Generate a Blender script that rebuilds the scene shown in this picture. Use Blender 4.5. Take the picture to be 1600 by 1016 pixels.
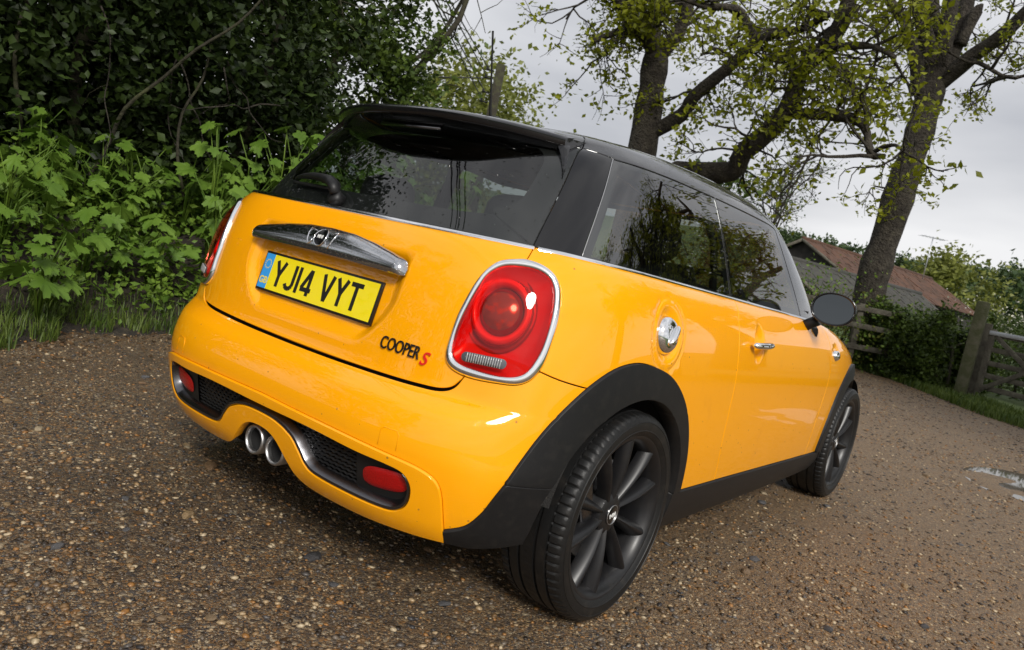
import bpy, bmesh, math, random
import numpy as np
from mathutils import Vector, Matrix, Euler
from mathutils.geometry import delaunay_2d_cdt
R = math.radians
for o in list(bpy.data.objects): bpy.data.objects.remove(o)
SC = bpy.context.scene
COL = SC.collection
# ---------------------------------------------------------------- camera
CAM_POS = (-1.9371, -1.7730, 1.0007); CAM_AZ, CAM_EL, CAM_ROLL = 0.635845, -0.101444, 0.203018
cd = bpy.data.cameras.new('camera'); co = bpy.data.objects.new('camera', cd); COL.objects.link(co)
cd.sensor_width = 36; cd.lens = 1188.683*36/1600; cd.clip_start = .05; cd.clip_end = 3000
_f = Vector((math.cos(CAM_EL)*math.cos(CAM_AZ), math.cos(CAM_EL)*math.sin(CAM_AZ), math.sin(CAM_EL)))
_r = _f.cross(Vector((0,0,1))).normalized(); _u = _r.cross(_f)
_c, _s = math.cos(CAM_ROLL), math.sin(CAM_ROLL)
_r2 = _c*_r + _s*_u; _u2 = -_s*_r + _c*_u
co.matrix_world = Matrix(((_r2.x,_u2.x,-_f.x,CAM_POS[0]),(_r2.y,_u2.y,-_f.y,CAM_POS[1]),(_r2.z,_u2.z,-_f.z,CAM_POS[2]),(0,0,0,1)))
SC.camera = co
cd.dof.use_dof = True; cd.dof.focus_distance = 2.45; cd.dof.aperture_fstop = 7.1
# ---------------------------------------------------------------- sky and sun: overcast spring day
SUN_AZ, SUN_EL = R(-128), R(34)          # where the light comes from
W = bpy.data.worlds.new('World'); SC.world = W; W.use_nodes = True
nt = W.node_tree; nt.nodes.clear()
def N_(t, **k):
    n = nt.nodes.new(t)
    for a, b in k.items(): setattr(n, a, b)
    return n
wout = N_('ShaderNodeOutputWorld'); wbg = N_('ShaderNodeBackground'); wbg.inputs['Strength'].default_value = .118
wsky = N_('ShaderNodeTexSky', sky_type='NISHITA', sun_disc=False, sun_elevation=SUN_EL, sun_rotation=math.pi/2-SUN_AZ, air_density=1.0, dust_density=6.0, ozone_density=1.0)
wtc = N_('ShaderNodeTexCoord'); wmap = N_('ShaderNodeMapping'); wmap.inputs['Scale'].default_value = (1.1, 1.1, 4.2)
wno = N_('ShaderNodeTexNoise'); wno.inputs['Scale'].default_value = 1.6; wno.inputs['Detail'].default_value = 5; wno.inputs['Roughness'].default_value = .45
wrp = N_('ShaderNodeValToRGB'); wrp.color_ramp.elements[0].position = .34; wrp.color_ramp.elements[1].position = .66
wrp.color_ramp.elements[0].color = (4.0, 4.1, 4.4, 1); wrp.color_ramp.elements[1].color = (7.0, 7.0, 7.1, 1)
wmx = N_('ShaderNodeMixRGB'); wmx.inputs['Fac'].default_value = .93
nt.links.new(wtc.outputs['Generated'], wmap.inputs['Vector']); nt.links.new(wmap.outputs['Vector'], wno.inputs['Vector'])
nt.links.new(wno.outputs['Fac'], wrp.inputs['Fac']); nt.links.new(wsky.outputs['Color'], wmx.inputs['Color1'])
nt.links.new(wrp.outputs['Color'], wmx.inputs['Color2']); nt.links.new(wmx.outputs['Color'], wbg.inputs['Color']); nt.links.new(wbg.outputs['Background'], wout.inputs['Surface'])
sl = bpy.data.lights.new('sun', 'SUN'); sl.energy = 2.6; sl.angle = R(15); sl.color = (1, .965, .91)
so = bpy.data.objects.new('sun', sl); COL.objects.link(so)
so.rotation_euler = Vector((math.cos(SUN_EL)*math.cos(SUN_AZ), math.cos(SUN_EL)*math.sin(SUN_AZ), math.sin(SUN_EL))).to_track_quat('Z', 'Y').to_euler()
SC.view_settings.view_transform = 'Standard'; SC.view_settings.look = 'None'; SC.view_settings.gamma = 1
SC.view_settings.use_curve_mapping = False; SC.view_settings.exposure = .2
SC.render.engine = 'CYCLES'
SC.cycles.max_bounces = 8; SC.cycles.transparent_max_bounces = 12

# ---------------------------------------------------------------- helpers
def link(o, parent=None):
    COL.objects.link(o)
    if parent is not None: o.parent = parent
    return o
def thing(name, label=None, cat=None, loc=(0,0,0), rz=0, group=None, kind=None, parent=None):
    o = bpy.data.objects.new(name, None); o.empty_display_size = .1
    o.location = loc; o.rotation_euler = (0,0,rz); return tag(link(o, parent), label, cat, group, kind)
def tag(o, label=None, cat=None, group=None, kind=None):
    if label: o['label'] = label
    if cat: o['category'] = cat
    if group: o['group'] = group
    if kind: o['kind'] = kind
    return o
def mesh(name, V, F, mat=None, parent=None, smooth=True, normals=None):
    me = bpy.data.meshes.new(name); me.from_pydata([tuple(map(float, v)) for v in V], [], [tuple(map(int, f)) for f in F])
    if mat: me.materials.append(mat)
    if smooth: me.polygons.foreach_set('use_smooth', [True]*len(me.polygons))
    me.update()
    if normals is not None: me.normals_split_custom_set_from_vertices([tuple(map(float, n)) for n in normals])
    return link(bpy.data.objects.new(name, me), parent)
def dupmesh(src, parent=None, loc=None, rot=None, scale=None, name=None):
    o = bpy.data.objects.new(name or src.name.split('.')[0], src.data); link(o, parent)
    if loc is not None: o.location = loc
    if rot is not None: o.rotation_euler = rot
    if scale is not None: o.scale = scale
    return o
class MB:
    """collects verts / faces"""
    def __init__(s): s.V = []; s.F = []
    def add(s, V, F):
        n = len(s.V); s.V += [tuple(v) for v in V]; s.F += [tuple(i+n for i in f) for f in F]; return s
    def box(s, c, d, rot=None, bev=0):
        x, y, z = d[0]/2, d[1]/2, d[2]/2
        V = [Vector((i*x, j*y, k*z)) for i in (-1,1) for j in (-1,1) for k in (-1,1)]
        if rot is not None:
            M = rot if isinstance(rot, Matrix) else Euler(rot).to_matrix(); V = [M @ v for v in V]
        return s.add([v+Vector(c) for v in V], [(0,1,3,2),(4,6,7,5),(0,4,5,1),(2,3,7,6),(0,2,6,4),(1,5,7,3)])
    def tube(s, pts, rad, n=8, cap=True, closed=False, flat=1.0):
        pts = [Vector(p) for p in pts]; m = len(pts)
        rad = [float(q) for q in rad] if hasattr(rad, '__len__') else [float(rad)]*m
        V = []; F = []; up = None
        for i, p in enumerate(pts):
            if closed: t = (pts[(i+1) % m]-pts[i-1]).normalized()
            else: t = (pts[min(i+1,m-1)]-pts[max(i-1,0)]).normalized()
            if up is None:
                up = t.cross(Vector((0,0,1)) if abs(t.z) < .9 else Vector((1,0,0))).normalized()
            up = (up - t*up.dot(t)).normalized(); w = t.cross(up)
            for k in range(n):
                a = 2*math.pi*k/n; V.append(p + rad[i]*(math.cos(a)*up + flat*math.sin(a)*w))
        for i in range(m if closed else m-1):
            j = (i+1) % m
            for k in range(n):
                l = (k+1) % n; F.append((i*n+k, i*n+l, j*n+l, j*n+k))
        if cap and not closed: F.append(tuple(range(n-1,-1,-1))); F.append(tuple((m-1)*n+k for k in range(n)))
        return s.add(V, F)
    def build(s, name, mat, parent=None, smooth=True, normals=None): return mesh(name, s.V, s.F, mat, parent, smooth, normals)
def revolve(prof, n=64, axis='y'):
    """prof: (r, h) list -> verts/faces about axis y"""
    V = []; F = []; m = len(prof)
    for k in range(n):
        a = 2*math.pi*k/n; c, s = math.cos(a), math.sin(a)
        for r, h in prof: V.append((r*c, h, r*s))
    for k in range(n):
        l = (k+1) % n
        for i in range(m-1): F.append((k*m+i, k*m+i+1, l*m+i+1, l*m+i))
    return V, F
def autosmooth(o, ang=35):
    me = o.data; bm = bmesh.new(); bm.from_mesh(me); bm.normal_update()
    for e in bm.edges:
        e.smooth = not (len(e.link_faces) == 2 and e.calc_face_angle(0) > R(ang))
    bm.to_mesh(me); bm.free()
    me.polygons.foreach_set('use_smooth', [True]*len(me.polygons)); return o
def bevel(o, w=.004, seg=2, ang=40):
    bm = bmesh.new(); bm.from_mesh(o.data); bm.normal_update()
    es = [e for e in bm.edges if len(e.link_faces) == 2 and e.calc_face_angle(0) > R(ang)]
    bmesh.ops.bevel(bm, geom=es, offset=w, segments=seg, profile=.5, affect='EDGES', clamp_overlap=True)
    bm.to_mesh(o.data); bm.free(); return autosmooth(o)
# ---------------------------------------------------------------- materials
def mat(name, col=(.5,.5,.5), rough=.5, metal=0, spec=.5, coat=0, coatr=.03, noise=None, bump=None, emit=None, trans=0, sss=0):
    m = bpy.data.materials.new(name); m.use_nodes = True; t = m.node_tree; b = t.nodes['Principled BSDF']
    b.inputs['Base Color'].default_value = (*col, 1); b.inputs['Roughness'].default_value = rough; b.inputs['Metallic'].default_value = metal
    b.inputs['Specular IOR Level'].default_value = spec; b.inputs['Coat Weight'].default_value = coat; b.inputs['Coat Roughness'].default_value = coatr
    tc = t.nodes.new('ShaderNodeTexCoord')
    def nz(sc, det=4, ro=.55):
        n = t.nodes.new('ShaderNodeTexNoise'); n.inputs['Scale'].default_value = sc; n.inputs['Detail'].default_value = det; n.inputs['Roughness'].default_value = ro
        t.links.new(tc.outputs['Object'], n.inputs['Vector']); return n
    if noise:   # (scale, colour2, lo, hi)
        n = nz(noise[0]); r = t.nodes.new('ShaderNodeValToRGB'); r.color_ramp.elements[0].position = noise[2]; r.color_ramp.elements[1].position = noise[3]
        r.color_ramp.elements[0].color = (*col, 1); r.color_ramp.elements[1].color = (*noise[1], 1)
        t.links.new(n.outputs['Fac'], r.inputs['Fac']); t.links.new(r.outputs['Color'], b.inputs['Base Color'])
    if bump:    # (scale, strength, distance)
        n = nz(bump[0]); u = t.nodes.new('ShaderNodeBump'); u.inputs['Strength'].default_value = bump[1]; u.inputs['Distance'].default_value = bump[2]
        t.links.new(n.outputs['Fac'], u.inputs['Height']); t.links.new(u.outputs['Normal'], b.inputs['Normal'])
    return m
def leafmat(name, c1, c2, rough=.5, trans=.35, sc=1.5):
    """leaf colour varies by object / position; some light passes through"""
    m = bpy.data.materials.new(name); m.use_nodes = True; t = m.node_tree; b = t.nodes['Principled BSDF']; out = t.nodes['Material Output']
    g = t.nodes.new('ShaderNodeNewGeometry'); n = t.nodes.new('ShaderNodeTexNoise'); n.inputs['Scale'].default_value = sc; n.inputs['Detail'].default_value = 2
    w = t.nodes.new('ShaderNodeTexWhiteNoise'); w.noise_dimensions = '1D'
    t.links.new(g.outputs['Position'], n.inputs['Vector']); t.links.new(g.outputs['Random Per Island'], w.inputs['W'])
    ad = t.nodes.new('ShaderNodeMath'); ad.operation = 'MULTIPLY_ADD'; ad.inputs[1].default_value = .5; t.links.new(w.outputs['Value'], ad.inputs[0]); 
    s2 = t.nodes.new('ShaderNodeMath'); s2.operation = 'SUBTRACT'; s2.inputs[1].default_value = .25; t.links.new(n.outputs['Fac'], s2.inputs[0]); t.links.new(s2.outputs[0], ad.inputs[2])
    r = t.nodes.new('ShaderNodeValToRGB'); r.color_ramp.elements[0].position = .2; r.color_ramp.elements[1].position = .8
    r.color_ramp.elements[0].color = (*c1, 1); r.color_ramp.elements[1].color = (*c2, 1)
    t.links.new(ad.outputs[0], r.inputs['Fac']); t.links.new(r.outputs['Color'], b.inputs['Base Color'])
    b.inputs['Roughness'].default_value = rough; b.inputs['Specular IOR Level'].default_value = .35
    tr = t.nodes.new('ShaderNodeBsdfTranslucent'); t.links.new(r.outputs['Color'], tr.inputs['Color'])
    mx = t.nodes.new('ShaderNodeMixShader'); mx.inputs['Fac'].default_value = trans
    t.links.new(b.outputs[0], mx.inputs[1]); t.links.new(tr.outputs[0], mx.inputs[2]); t.links.new(mx.outputs[0], out.inputs['Surface'])
    return m
def glassmat(name, tint, ior=1.5, rough=.0, drops=False, gain=1.0):
    """thin tinted pane: what is behind, tinted, plus a fresnel mirror"""
    m = bpy.data.materials.new(name); m.use_nodes = True; t = m.node_tree; t.nodes.clear()
    out = t.nodes.new('ShaderNodeOutputMaterial'); tr = t.nodes.new('ShaderNodeBsdfTransparent'); tr.inputs['Color'].default_value = (*tint, 1)
    gl = t.nodes.new('ShaderNodeBsdfGlossy'); gl.inputs['Roughness'].default_value = rough
    # Schlick fresnel from |N.I|, alike from both faces of the thin pane
    ge = t.nodes.new('ShaderNodeNewGeometry'); dt = t.nodes.new('ShaderNodeVectorMath'); dt.operation = 'DOT_PRODUCT'; t.links.new(ge.outputs['Normal'], dt.inputs[0]); t.links.new(ge.outputs['Incoming'], dt.inputs[1])
    ab = t.nodes.new('ShaderNodeMath'); ab.operation = 'ABSOLUTE'; t.links.new(dt.outputs['Value'], ab.inputs[0])
    om = t.nodes.new('ShaderNodeMath'); om.operation = 'SUBTRACT'; om.inputs[0].default_value = 1; om.use_clamp = True; t.links.new(ab.outputs[0], om.inputs[1])
    pw = t.nodes.new('ShaderNodeMath'); pw.operation = 'POWER'; pw.inputs[1].default_value = 5; t.links.new(om.outputs[0], pw.inputs[0])
    f0 = ((ior-1)/(ior+1))**2
    mul = t.nodes.new('ShaderNodeMath'); mul.operation = 'MULTIPLY_ADD'; mul.use_clamp = True; mul.inputs[1].default_value = 1-f0; mul.inputs[2].default_value = f0*gain
    mx = t.nodes.new('ShaderNodeMixShader'); t.links.new(pw.outputs[0], mul.inputs[0]); t.links.new(mul.outputs[0], mx.inputs[0])
    t.links.new(tr.outputs[0], mx.inputs[1]); t.links.new(gl.outputs[0], mx.inputs[2])
    if drops:
        tc = t.nodes.new('ShaderNodeTexCoord'); vo = t.nodes.new('ShaderNodeTexVoronoi'); vo.inputs['Scale'].default_value = 75; vo.inputs['Randomness'].default_value = 1
        rp = t.nodes.new('ShaderNodeValToRGB'); rp.color_ramp.elements[0].position = .10; rp.color_ramp.elements[1].position = .22
        rp.color_ramp.elements[0].color = (1,1,1,1); rp.color_ramp.elements[1].color = (0,0,0,1)
        wn = t.nodes.new('ShaderNodeMath'); wn.operation = 'GREATER_THAN'; wn.inputs[1].default_value = .62
        mu = t.nodes.new('ShaderNodeMath'); mu.operation = 'MULTIPLY'
        bp = t.nodes.new('ShaderNodeBump'); bp.inputs['Strength'].default_value = .8; bp.inputs['Distance'].default_value = .002
        t.links.new(tc.outputs['Object'], vo.inputs['Vector']); t.links.new(vo.outputs['Distance'], rp.inputs['Fac'])
        sx = t.nodes.new('ShaderNodeSeparateColor'); t.links.new(vo.outputs['Color'], sx.inputs[0]); t.links.new(sx.outputs[0], wn.inputs[0])
        t.links.new(rp.outputs['Color'], mu.inputs[0]); t.links.new(wn.outputs[0], mu.inputs[1]); t.links.new(mu.outputs[0], bp.inputs['Height'])
        for n in (gl,): t.links.new(bp.outputs['Normal'], n.inputs['Normal'])
    t.links.new(mx.outputs[0], out.inputs['Surface']); return m
def wetmat(name, base, col2=None, metal=0, rough=.3, coat=1, dscale=170, dstr=.6, dthr=.6, flake=False, specks=False):
    """lacquer with scattered raindrops as fine relief"""
    m = mat(name, base, rough, metal, .5, coat, .02); t = m.node_tree; b = t.nodes['Principled BSDF']
    tc = t.nodes.new('ShaderNodeTexCoord'); vo = t.nodes.new('ShaderNodeTexVoronoi'); vo.inputs['Scale'].default_value = dscale
    rp = t.nodes.new('ShaderNodeValToRGB'); rp.color_ramp.elements[0].position = .0; rp.color_ramp.elements[1].position = .30
    rp.color_ramp.elements[0].color = (1,1,1,1); rp.color_ramp.elements[1].color = (0,0,0,1)
    sx = t.nodes.new('ShaderNodeSeparateColor'); wn = t.nodes.new('ShaderNodeMath'); wn.operation = 'GREATER_THAN'; wn.inputs[1].default_value = dthr
    mu = t.nodes.new('ShaderNodeMath'); mu.operation = 'MULTIPLY'
    bp = t.nodes.new('ShaderNodeBump'); bp.inputs['Strength'].default_value = dstr; bp.inputs['Distance'].default_value = .0012
    t.links.new(tc.outputs['Object'], vo.inputs['Vector']); t.links.new(vo.outputs['Distance'], rp.inputs['Fac']); t.links.new(vo.outputs['Color'], sx.inputs[0])
    t.links.new(sx.outputs[0], wn.inputs[0]); t.links.new(rp.outputs['Color'], mu.inputs[0]); t.links.new(wn.outputs[0], mu.inputs[1]); t.links.new(mu.outputs[0], bp.inputs['Height'])
    t.links.new(bp.outputs['Normal'], b.inputs['Normal']); t.links.new(bp.outputs['Normal'], b.inputs['Coat Normal'])
    if col2:   # road dirt, patchy
        n = t.nodes.new('ShaderNodeTexNoise'); n.inputs['Scale'].default_value = 9; n.inputs['Detail'].default_value = 9; n.inputs['Roughness'].default_value = .75
        r = t.nodes.new('ShaderNodeValToRGB'); r.color_ramp.elements[0].position = .56; r.color_ramp.elements[1].position = .80
        r.color_ramp.elements[0].color = (*base, 1); r.color_ramp.elements[1].color = (*col2, 1)
        t.links.new(tc.outputs['Object'], n.inputs['Vector']); t.links.new(n.outputs['Fac'], r.inputs['Fac']); t.links.new(r.outputs['Color'], b.inputs['Base Color'])
        if specks:   # flecks of road mud, thicker low down where the wheels throw it
            v3 = t.nodes.new('ShaderNodeTexVoronoi'); v3.inputs['Scale'].default_value = 46; t.links.new(tc.outputs['Object'], v3.inputs['Vector'])
            s3 = t.nodes.new('ShaderNodeSeparateColor'); t.links.new(v3.outputs['Color'], s3.inputs[0]); sp = t.nodes.new('ShaderNodeSeparateXYZ'); t.links.new(tc.outputs['Object'], sp.inputs[0])
            mr = t.nodes.new('ShaderNodeMapRange'); mr.inputs['From Min'].default_value = .2; mr.inputs['From Max'].default_value = .9; mr.inputs['To Min'].default_value = .55; mr.inputs['To Max'].default_value = .97; t.links.new(sp.outputs['Z'], mr.inputs['Value'])
            g1 = t.nodes.new('ShaderNodeMath'); g1.operation = 'GREATER_THAN'; t.links.new(s3.outputs[1], g1.inputs[0]); t.links.new(mr.outputs[0], g1.inputs[1])
            dm = t.nodes.new('ShaderNodeMath'); dm.operation = 'MULTIPLY'; dm.inputs[1].default_value = .16; t.links.new(s3.outputs[2], dm.inputs[0])
            g2 = t.nodes.new('ShaderNodeMath'); g2.operation = 'LESS_THAN'; t.links.new(v3.outputs['Distance'], g2.inputs[0]); t.links.new(dm.outputs[0], g2.inputs[1])
            gm = t.nodes.new('ShaderNodeMath'); gm.operation = 'MULTIPLY'; t.links.new(g1.outputs[0], gm.inputs[0]); t.links.new(g2.outputs[0], gm.inputs[1])
            gs = t.nodes.new('ShaderNodeMath'); gs.operation = 'MULTIPLY'; gs.inputs[1].default_value = .6; t.links.new(gm.outputs[0], gs.inputs[0])
            mc = t.nodes.new('ShaderNodeMixRGB'); mc.inputs['Color2'].default_value = (.12,.075,.035,1); t.links.new(gs.outputs[0], mc.inputs['Fac']); t.links.new(r.outputs['Color'], mc.inputs['Color1']); t.links.new(mc.outputs['Color'], b.inputs['Base Color'])
    return m
M = {}
M['paint'] = wetmat('yellow_paint', (.93,.375,.0012), (.84,.33,.006), 0, .45, 1, 150, .22, .80, specks=True)
M['plastic'] = mat('black_plastic', (.0085,.0085,.009), .46, spec=.35, noise=(40,(.016,.015,.014),.5,.8), bump=(900,.15,.001))
M['paint'].node_tree.nodes['Principled BSDF'].inputs['Specular IOR Level'].default_value = .05
M['gloss'] = wetmat('gloss_black', (.006,.006,.007), None, 0, .2, 1, 150, .4, .72)
M['gloss_dry'] = mat('gloss_black_dry', (.004,.004,.0048), .15, spec=.08, coat=1)
M['gloss'].node_tree.nodes['Principled BSDF'].inputs['Specular IOR Level'].default_value = .08
M['gap'] = mat('dark_gap', (.004,.004,.004), .8)
M['chrome'] = mat('chrome', (.86,.87,.88), .06, 1)
M['wetchrome'] = wetmat('wet_chrome', (.50,.51,.53), None, 1, .10, 0, 210, .9, .25)
M['smoke_chrome'] = mat('smoked_chrome', (.17,.17,.18), .26, 1, bump=(300,.1,.001))
M['steel'] = mat('brushed_steel', (.52,.52,.52), .36, 1, bump=(200,.08,.001))
M['soot'] = mat('soot', (.006,.006,.006), .9)
M['rubber'] = mat('tyre_rubber', (.0075,.0075,.0075), .46, spec=.4, noise=(26,(.022,.019,.016),.55,.85), bump=(500,.25,.002))
M['alloy'] = mat('black_alloy', (.0075,.0075,.0085), .42, 0, .4, .2, .25, noise=(25,(.015,.014,.013),.5,.8))
M['disc'] = mat('brake_disc', (.45,.45,.46), .35, 1)
M['liner'] = mat('arch_liner', (.014,.013,.012), .95, noise=(60,(.06,.05,.04),.6,.75), bump=(200,.8,.01))
M['glass_side'] = glassmat('side_glass', (.42,.47,.45), 1.75, gain=2.6)
M['glass_rear'] = glassmat('rear_glass', (.66,.70,.68), 1.6, drops=True, gain=1.8)
M['glass_front'] = glassmat('front_glass', (.80,.83,.81), 1.5)
M['mirror'] = mat('mirror_glass', (.105,.115,.12), .01, 1)
M['lens_red'] = glassmat('red_lens', (.98,.34,.28), 1.5)
M['lens_clear'] = glassmat('clear_lens', (.9,.9,.9), 1.45)
M['lamp_red'] = mat('lamp_red', (.78,.014,.009), .22, .15, coat=.5)
M['lamp_dark'] = mat('lamp_dark', (.26,.006,.005), .3, .3)
M['lamp_bowl'] = mat('lamp_bowl', (.66,.010,.008), .16, .4)
M['amber'] = mat('lamp_amber', (.22,.13,.10), .15, .3, coat=1, noise=(40,(.42,.10,.02),.5,.62))
M['fog_red'] = mat('fog_red', (.42,.004,.004), .10, .25, coat=.25, bump=(260,.5,.004))
M['rib'] = mat('lamp_rib', (.36,.36,.36), .2, .3, coat=.6)
M['white'] = mat('white_letters', (.75,.75,.73), .4)
M['plate_yellow'] = mat('plate_yellow', (.86,.70,.0), .35, coat=.3)
M['plate_blue'] = mat('plate_blue', (.03,.30,.72), .4)
M['plate_black'] = mat('plate_black', (.008,.007,.006), .4)
M['plate_star'] = mat('plate_star', (.80,.62,.05), .4)
M['red_letter'] = mat('red_letter', (.65,.015,.012), .25, coat=.6)
M['dark_letter'] = mat('dark_letter', (.05,.055,.06), .18, .9)
M['seat'] = mat('seat_cloth', (.018,.018,.02), .8)
M['trim_in'] = mat('cabin_trim', (.012,.012,.013), .7)
M['belt_yellow'] = mat('seat_belt', (.03,.03,.03), .7)

# ---------------------------------------------------------------- car body surfaces (lofted rings)
def nspline(K, V):
    """natural cubic spline through rows of V at integer knots -> function(v array)"""
    n=len(V); V=np.asarray(V,float)
    A=np.zeros((n,n)); B=np.zeros_like(V); A[0,0]=A[-1,-1]=1
    for i in range(1,n-1):
        A[i,i-1]=1; A[i,i]=4; A[i,i+1]=1; B[i]=6*(V[i+1]-2*V[i]+V[i-1])
    M=np.linalg.solve(A,B)
    def f(v):
        v=np.clip(np.asarray(v,float),0,n-1); i=np.minimum(v.astype(int),n-2); t=(v-i)[...,None]
        a,b=V[i],V[i+1]; ma,mb=M[i],M[i+1]
        return a*(1-t)+b*t+((1-t)**3-(1-t))*ma/6+(t**3-t)*mb/6
    return f
class Loft:
    # rings: rows (z0, slope, droop, xr, W, xf, p, q, pf, qf)
    def __init__(s, rings, xm, ref):
        s.R=np.array(rings,float); s.f=nspline(None,s.R); s.xm=xm; s.n=len(rings)
        # arc-length table of reference ring -> theta(u)
        q=s.R[0,7]; qf=s.R[0,9]; t=np.linspace(0,1,3000)
        c=np.r_[np.linspace(1,0,3000),t**(q/2),-t**(qf/2),np.linspace(0,-1,3000)]
        th=np.unique(np.arccos(np.clip(c,-1,1))); P=s._pt(th,np.full(th.shape,float(ref)))
        L=np.r_[0,np.cumsum(np.linalg.norm(np.diff(P,axis=0),axis=1))]
        s.L=L[-1]; s.tu=L/L[-1]; s.th=th
    def _pt(s,th,v):
        r=s.f(v); z0,sl,dr,xr,W,xf,p,q,pf,qf=[r[...,k] for k in range(10)]
        c=np.cos(th); sn=np.maximum(np.sin(th),0)
        rear=c>=0; ac=np.abs(c)
        P=np.where(rear,p,pf); Q=np.where(rear,q,qf)
        y=W*sn**(2/P); x=np.where(rear, s.xm-(s.xm-xr)*ac**(2/Q), s.xm+(xf-s.xm)*ac**(2/Q))
        z=z0+sl*np.maximum(x,-.3)-dr*(np.maximum(x-1.5,0)/1.7)**2
        return np.stack([x,y,z],-1)
    def P(s,u,v):
        """u in [-1,1]: sign = side (negative: right, y<0)"""
        u=np.asarray(u,float); v=np.asarray(v,float)
        th=np.interp(np.abs(u),s.tu,s.th); p=s._pt(th,v); p[...,1]*=np.where(u<0,-1,1); return p
    def N(s,u,v,h=2e-4):
        du=s.P(u+h,v)-s.P(u-h,v); k=1e-3
        dv=s.P(u,np.minimum(v+k,s.n-1))-s.P(u,np.maximum(v-k,0))
        n=np.cross(dv,du); l=np.linalg.norm(n,axis=-1,keepdims=True); return n/np.maximum(l,1e-12)
B=[ # z0 slope droop xr W xf p q pf qf
(.19,0,0,-.50,.80,3.10),
(.24,0,0,-.565,.826,3.17),
(.30,0,0,-.600,.839,3.22),
(.37,0,0,-.618,.846,3.25),
(.44,0,0,-.632,.851,3.26),
(.50,0,0,-.630,.853,3.26),
(.553,0,0,-.614,.854,3.25),
(.580,0,0,-.594,.854,3.245),
(.600,0,0,-.564,.854,3.24),
(.618,0,0,-.550,.854,3.235),
(.70,-.005,.03,-.540,.853,3.22),
(.80,-.012,.09,-.524,.846,3.20),
(.88,-.02,.14,-.504,.833,3.18),
(.943,-.027,.18,-.480,.812,3.15),
(.981,-.031,.20,-.458,.788,3.12),
(1.0,-.033,.18,-.440,.765,3.10)]
B=[b+(3.9,8,2.6,6) for b in B]
body=Loft(B,.9,8)
_b=body._pt
def softcorner(th,v):
    p=_b(th,v); r=body.f(v); z0=r[...,0]; xr=r[...,3]; W_=r[...,4]
    xs=np.interp(z0,[.44,.88],[-.632,-.504]); k=((z0>.44)&(z0<.88))*(np.cos(th)>0)
    t=np.clip((p[...,1]/W_-.70)/(.93-.70),0,1); w=t*t*(3-2*t)*k
    p[...,0]+=w*(xs-xr)*np.maximum(np.cos(th),0)**(2/r[...,7]); return p
body._pt=softcorner

G=[ # greenhouse: belt -> roof centre
(1.0,-.033,.10,-.428,.757,2.20),
(1.08,-.028,.06,-.376,.730,2.07),
(1.16,-.022,.03,-.320,.700,1.93),
(1.24,-.014,.01,-.262,.666,1.78),
(1.306,-.006,0,-.214,.632,1.66),
(1.342,.0,0,-.188,.608,1.585),
(1.371,.004,0,-.162,.574,1.52),
(1.391,.006,0,-.130,.522,1.45),
(1.405,.007,0,-.07,.43,1.35),
(1.413,.007,0,.06,.30,1.2),
(1.417,.007,0,.25,.15,1.0),
(1.418,.007,0,.45,.0005,.85)]
G=[g+(2.9,6,5,9) for g in G]
glass=Loft(G,.65,3)
_z=glass._pt
def roofz(th,v):
    p=_z(th,v); w=np.clip((v-3)/3,0,1); w=w*w*(3-2*w)
    x=p[...,0]; p[...,2]-=w*(.048*np.maximum(.75-x,0)**2+.055*np.maximum(x-.75,0)**2); return p
glass._pt=roofz

# ---------------------------------------------------------------- car: panel builder on the lofted body surfaces
_INV = {}
def inv(S, pts, ax, lo, hi, side=-1):
    """uv of surface points whose coordinates on axes ax (pair) are given; |u| in [lo,hi]"""
    pts = np.asarray(pts, float)
    key = (id(S), lo, hi, ax)
    if key not in _INV:
        U, V = np.meshgrid(np.linspace(lo, hi, 220), np.linspace(0, S.n-1, 110)); U = U.ravel(); V = V.ravel(); _INV[key] = (U, V, S.P(U*side, V)[:, list(ax)])
    U, V, G0 = _INV[key]
    i = [int(np.argmin(((G0-p)**2).sum(1))) for p in pts]
    u = U[i]*side; v = V[i].copy()
    for _ in range(9):
        q = S.P(u, v)[:, list(ax)]; e = pts-q; h = 1e-4; k = 2e-3
        ju = (S.P(u+h, v)[:, list(ax)]-q)/h; v2 = np.where(v+k > S.n-1, v-k, v+k); jv = (S.P(u, v2)[:, list(ax)]-q)/(v2-v)[:, None]
        det = ju[:,0]*jv[:,1]-ju[:,1]*jv[:,0]; det = np.where(abs(det) < 1e-9, 1e-9, det)
        du = (e[:,0]*jv[:,1]-e[:,1]*jv[:,0])/det; dv = (ju[:,0]*e[:,1]-ju[:,1]*e[:,0])/det
        u = u+np.clip(du, -.02, .02); v = np.clip(v+np.clip(dv, -.4, .4), 0, S.n-1)
    return np.stack([u, v], 1)
def xz(S, pts, lo=.12, hi=.97): return inv(S, pts, (0,2), lo, hi)
def yz(S, pts, lo=.0, hi=.16): return inv(S, pts, (1,2), lo, hi)
def crom(P, n=8, closed=True):
    P = np.asarray(P, float); m = len(P); out = []
    for i in range(m if closed else m-1):
        a, b, c, d = (P[(i-1) % m], P[i], P[(i+1) % m], P[(i+2) % m]) if closed else (P[max(i-1,0)], P[i], P[i+1], P[min(i+2,m-1)])
        for k in range(n):
            t = k/n; out.append(.5*((2*b)+(c-a)*t+(2*a-5*b+4*c-d)*t*t+(3*b-a-3*c+d)*t**3))
    if not closed: out.append(P[-1])
    return np.array(out)
def mir(L): L = np.asarray(L, float).copy(); L[:,0] *= -1; return L
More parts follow.
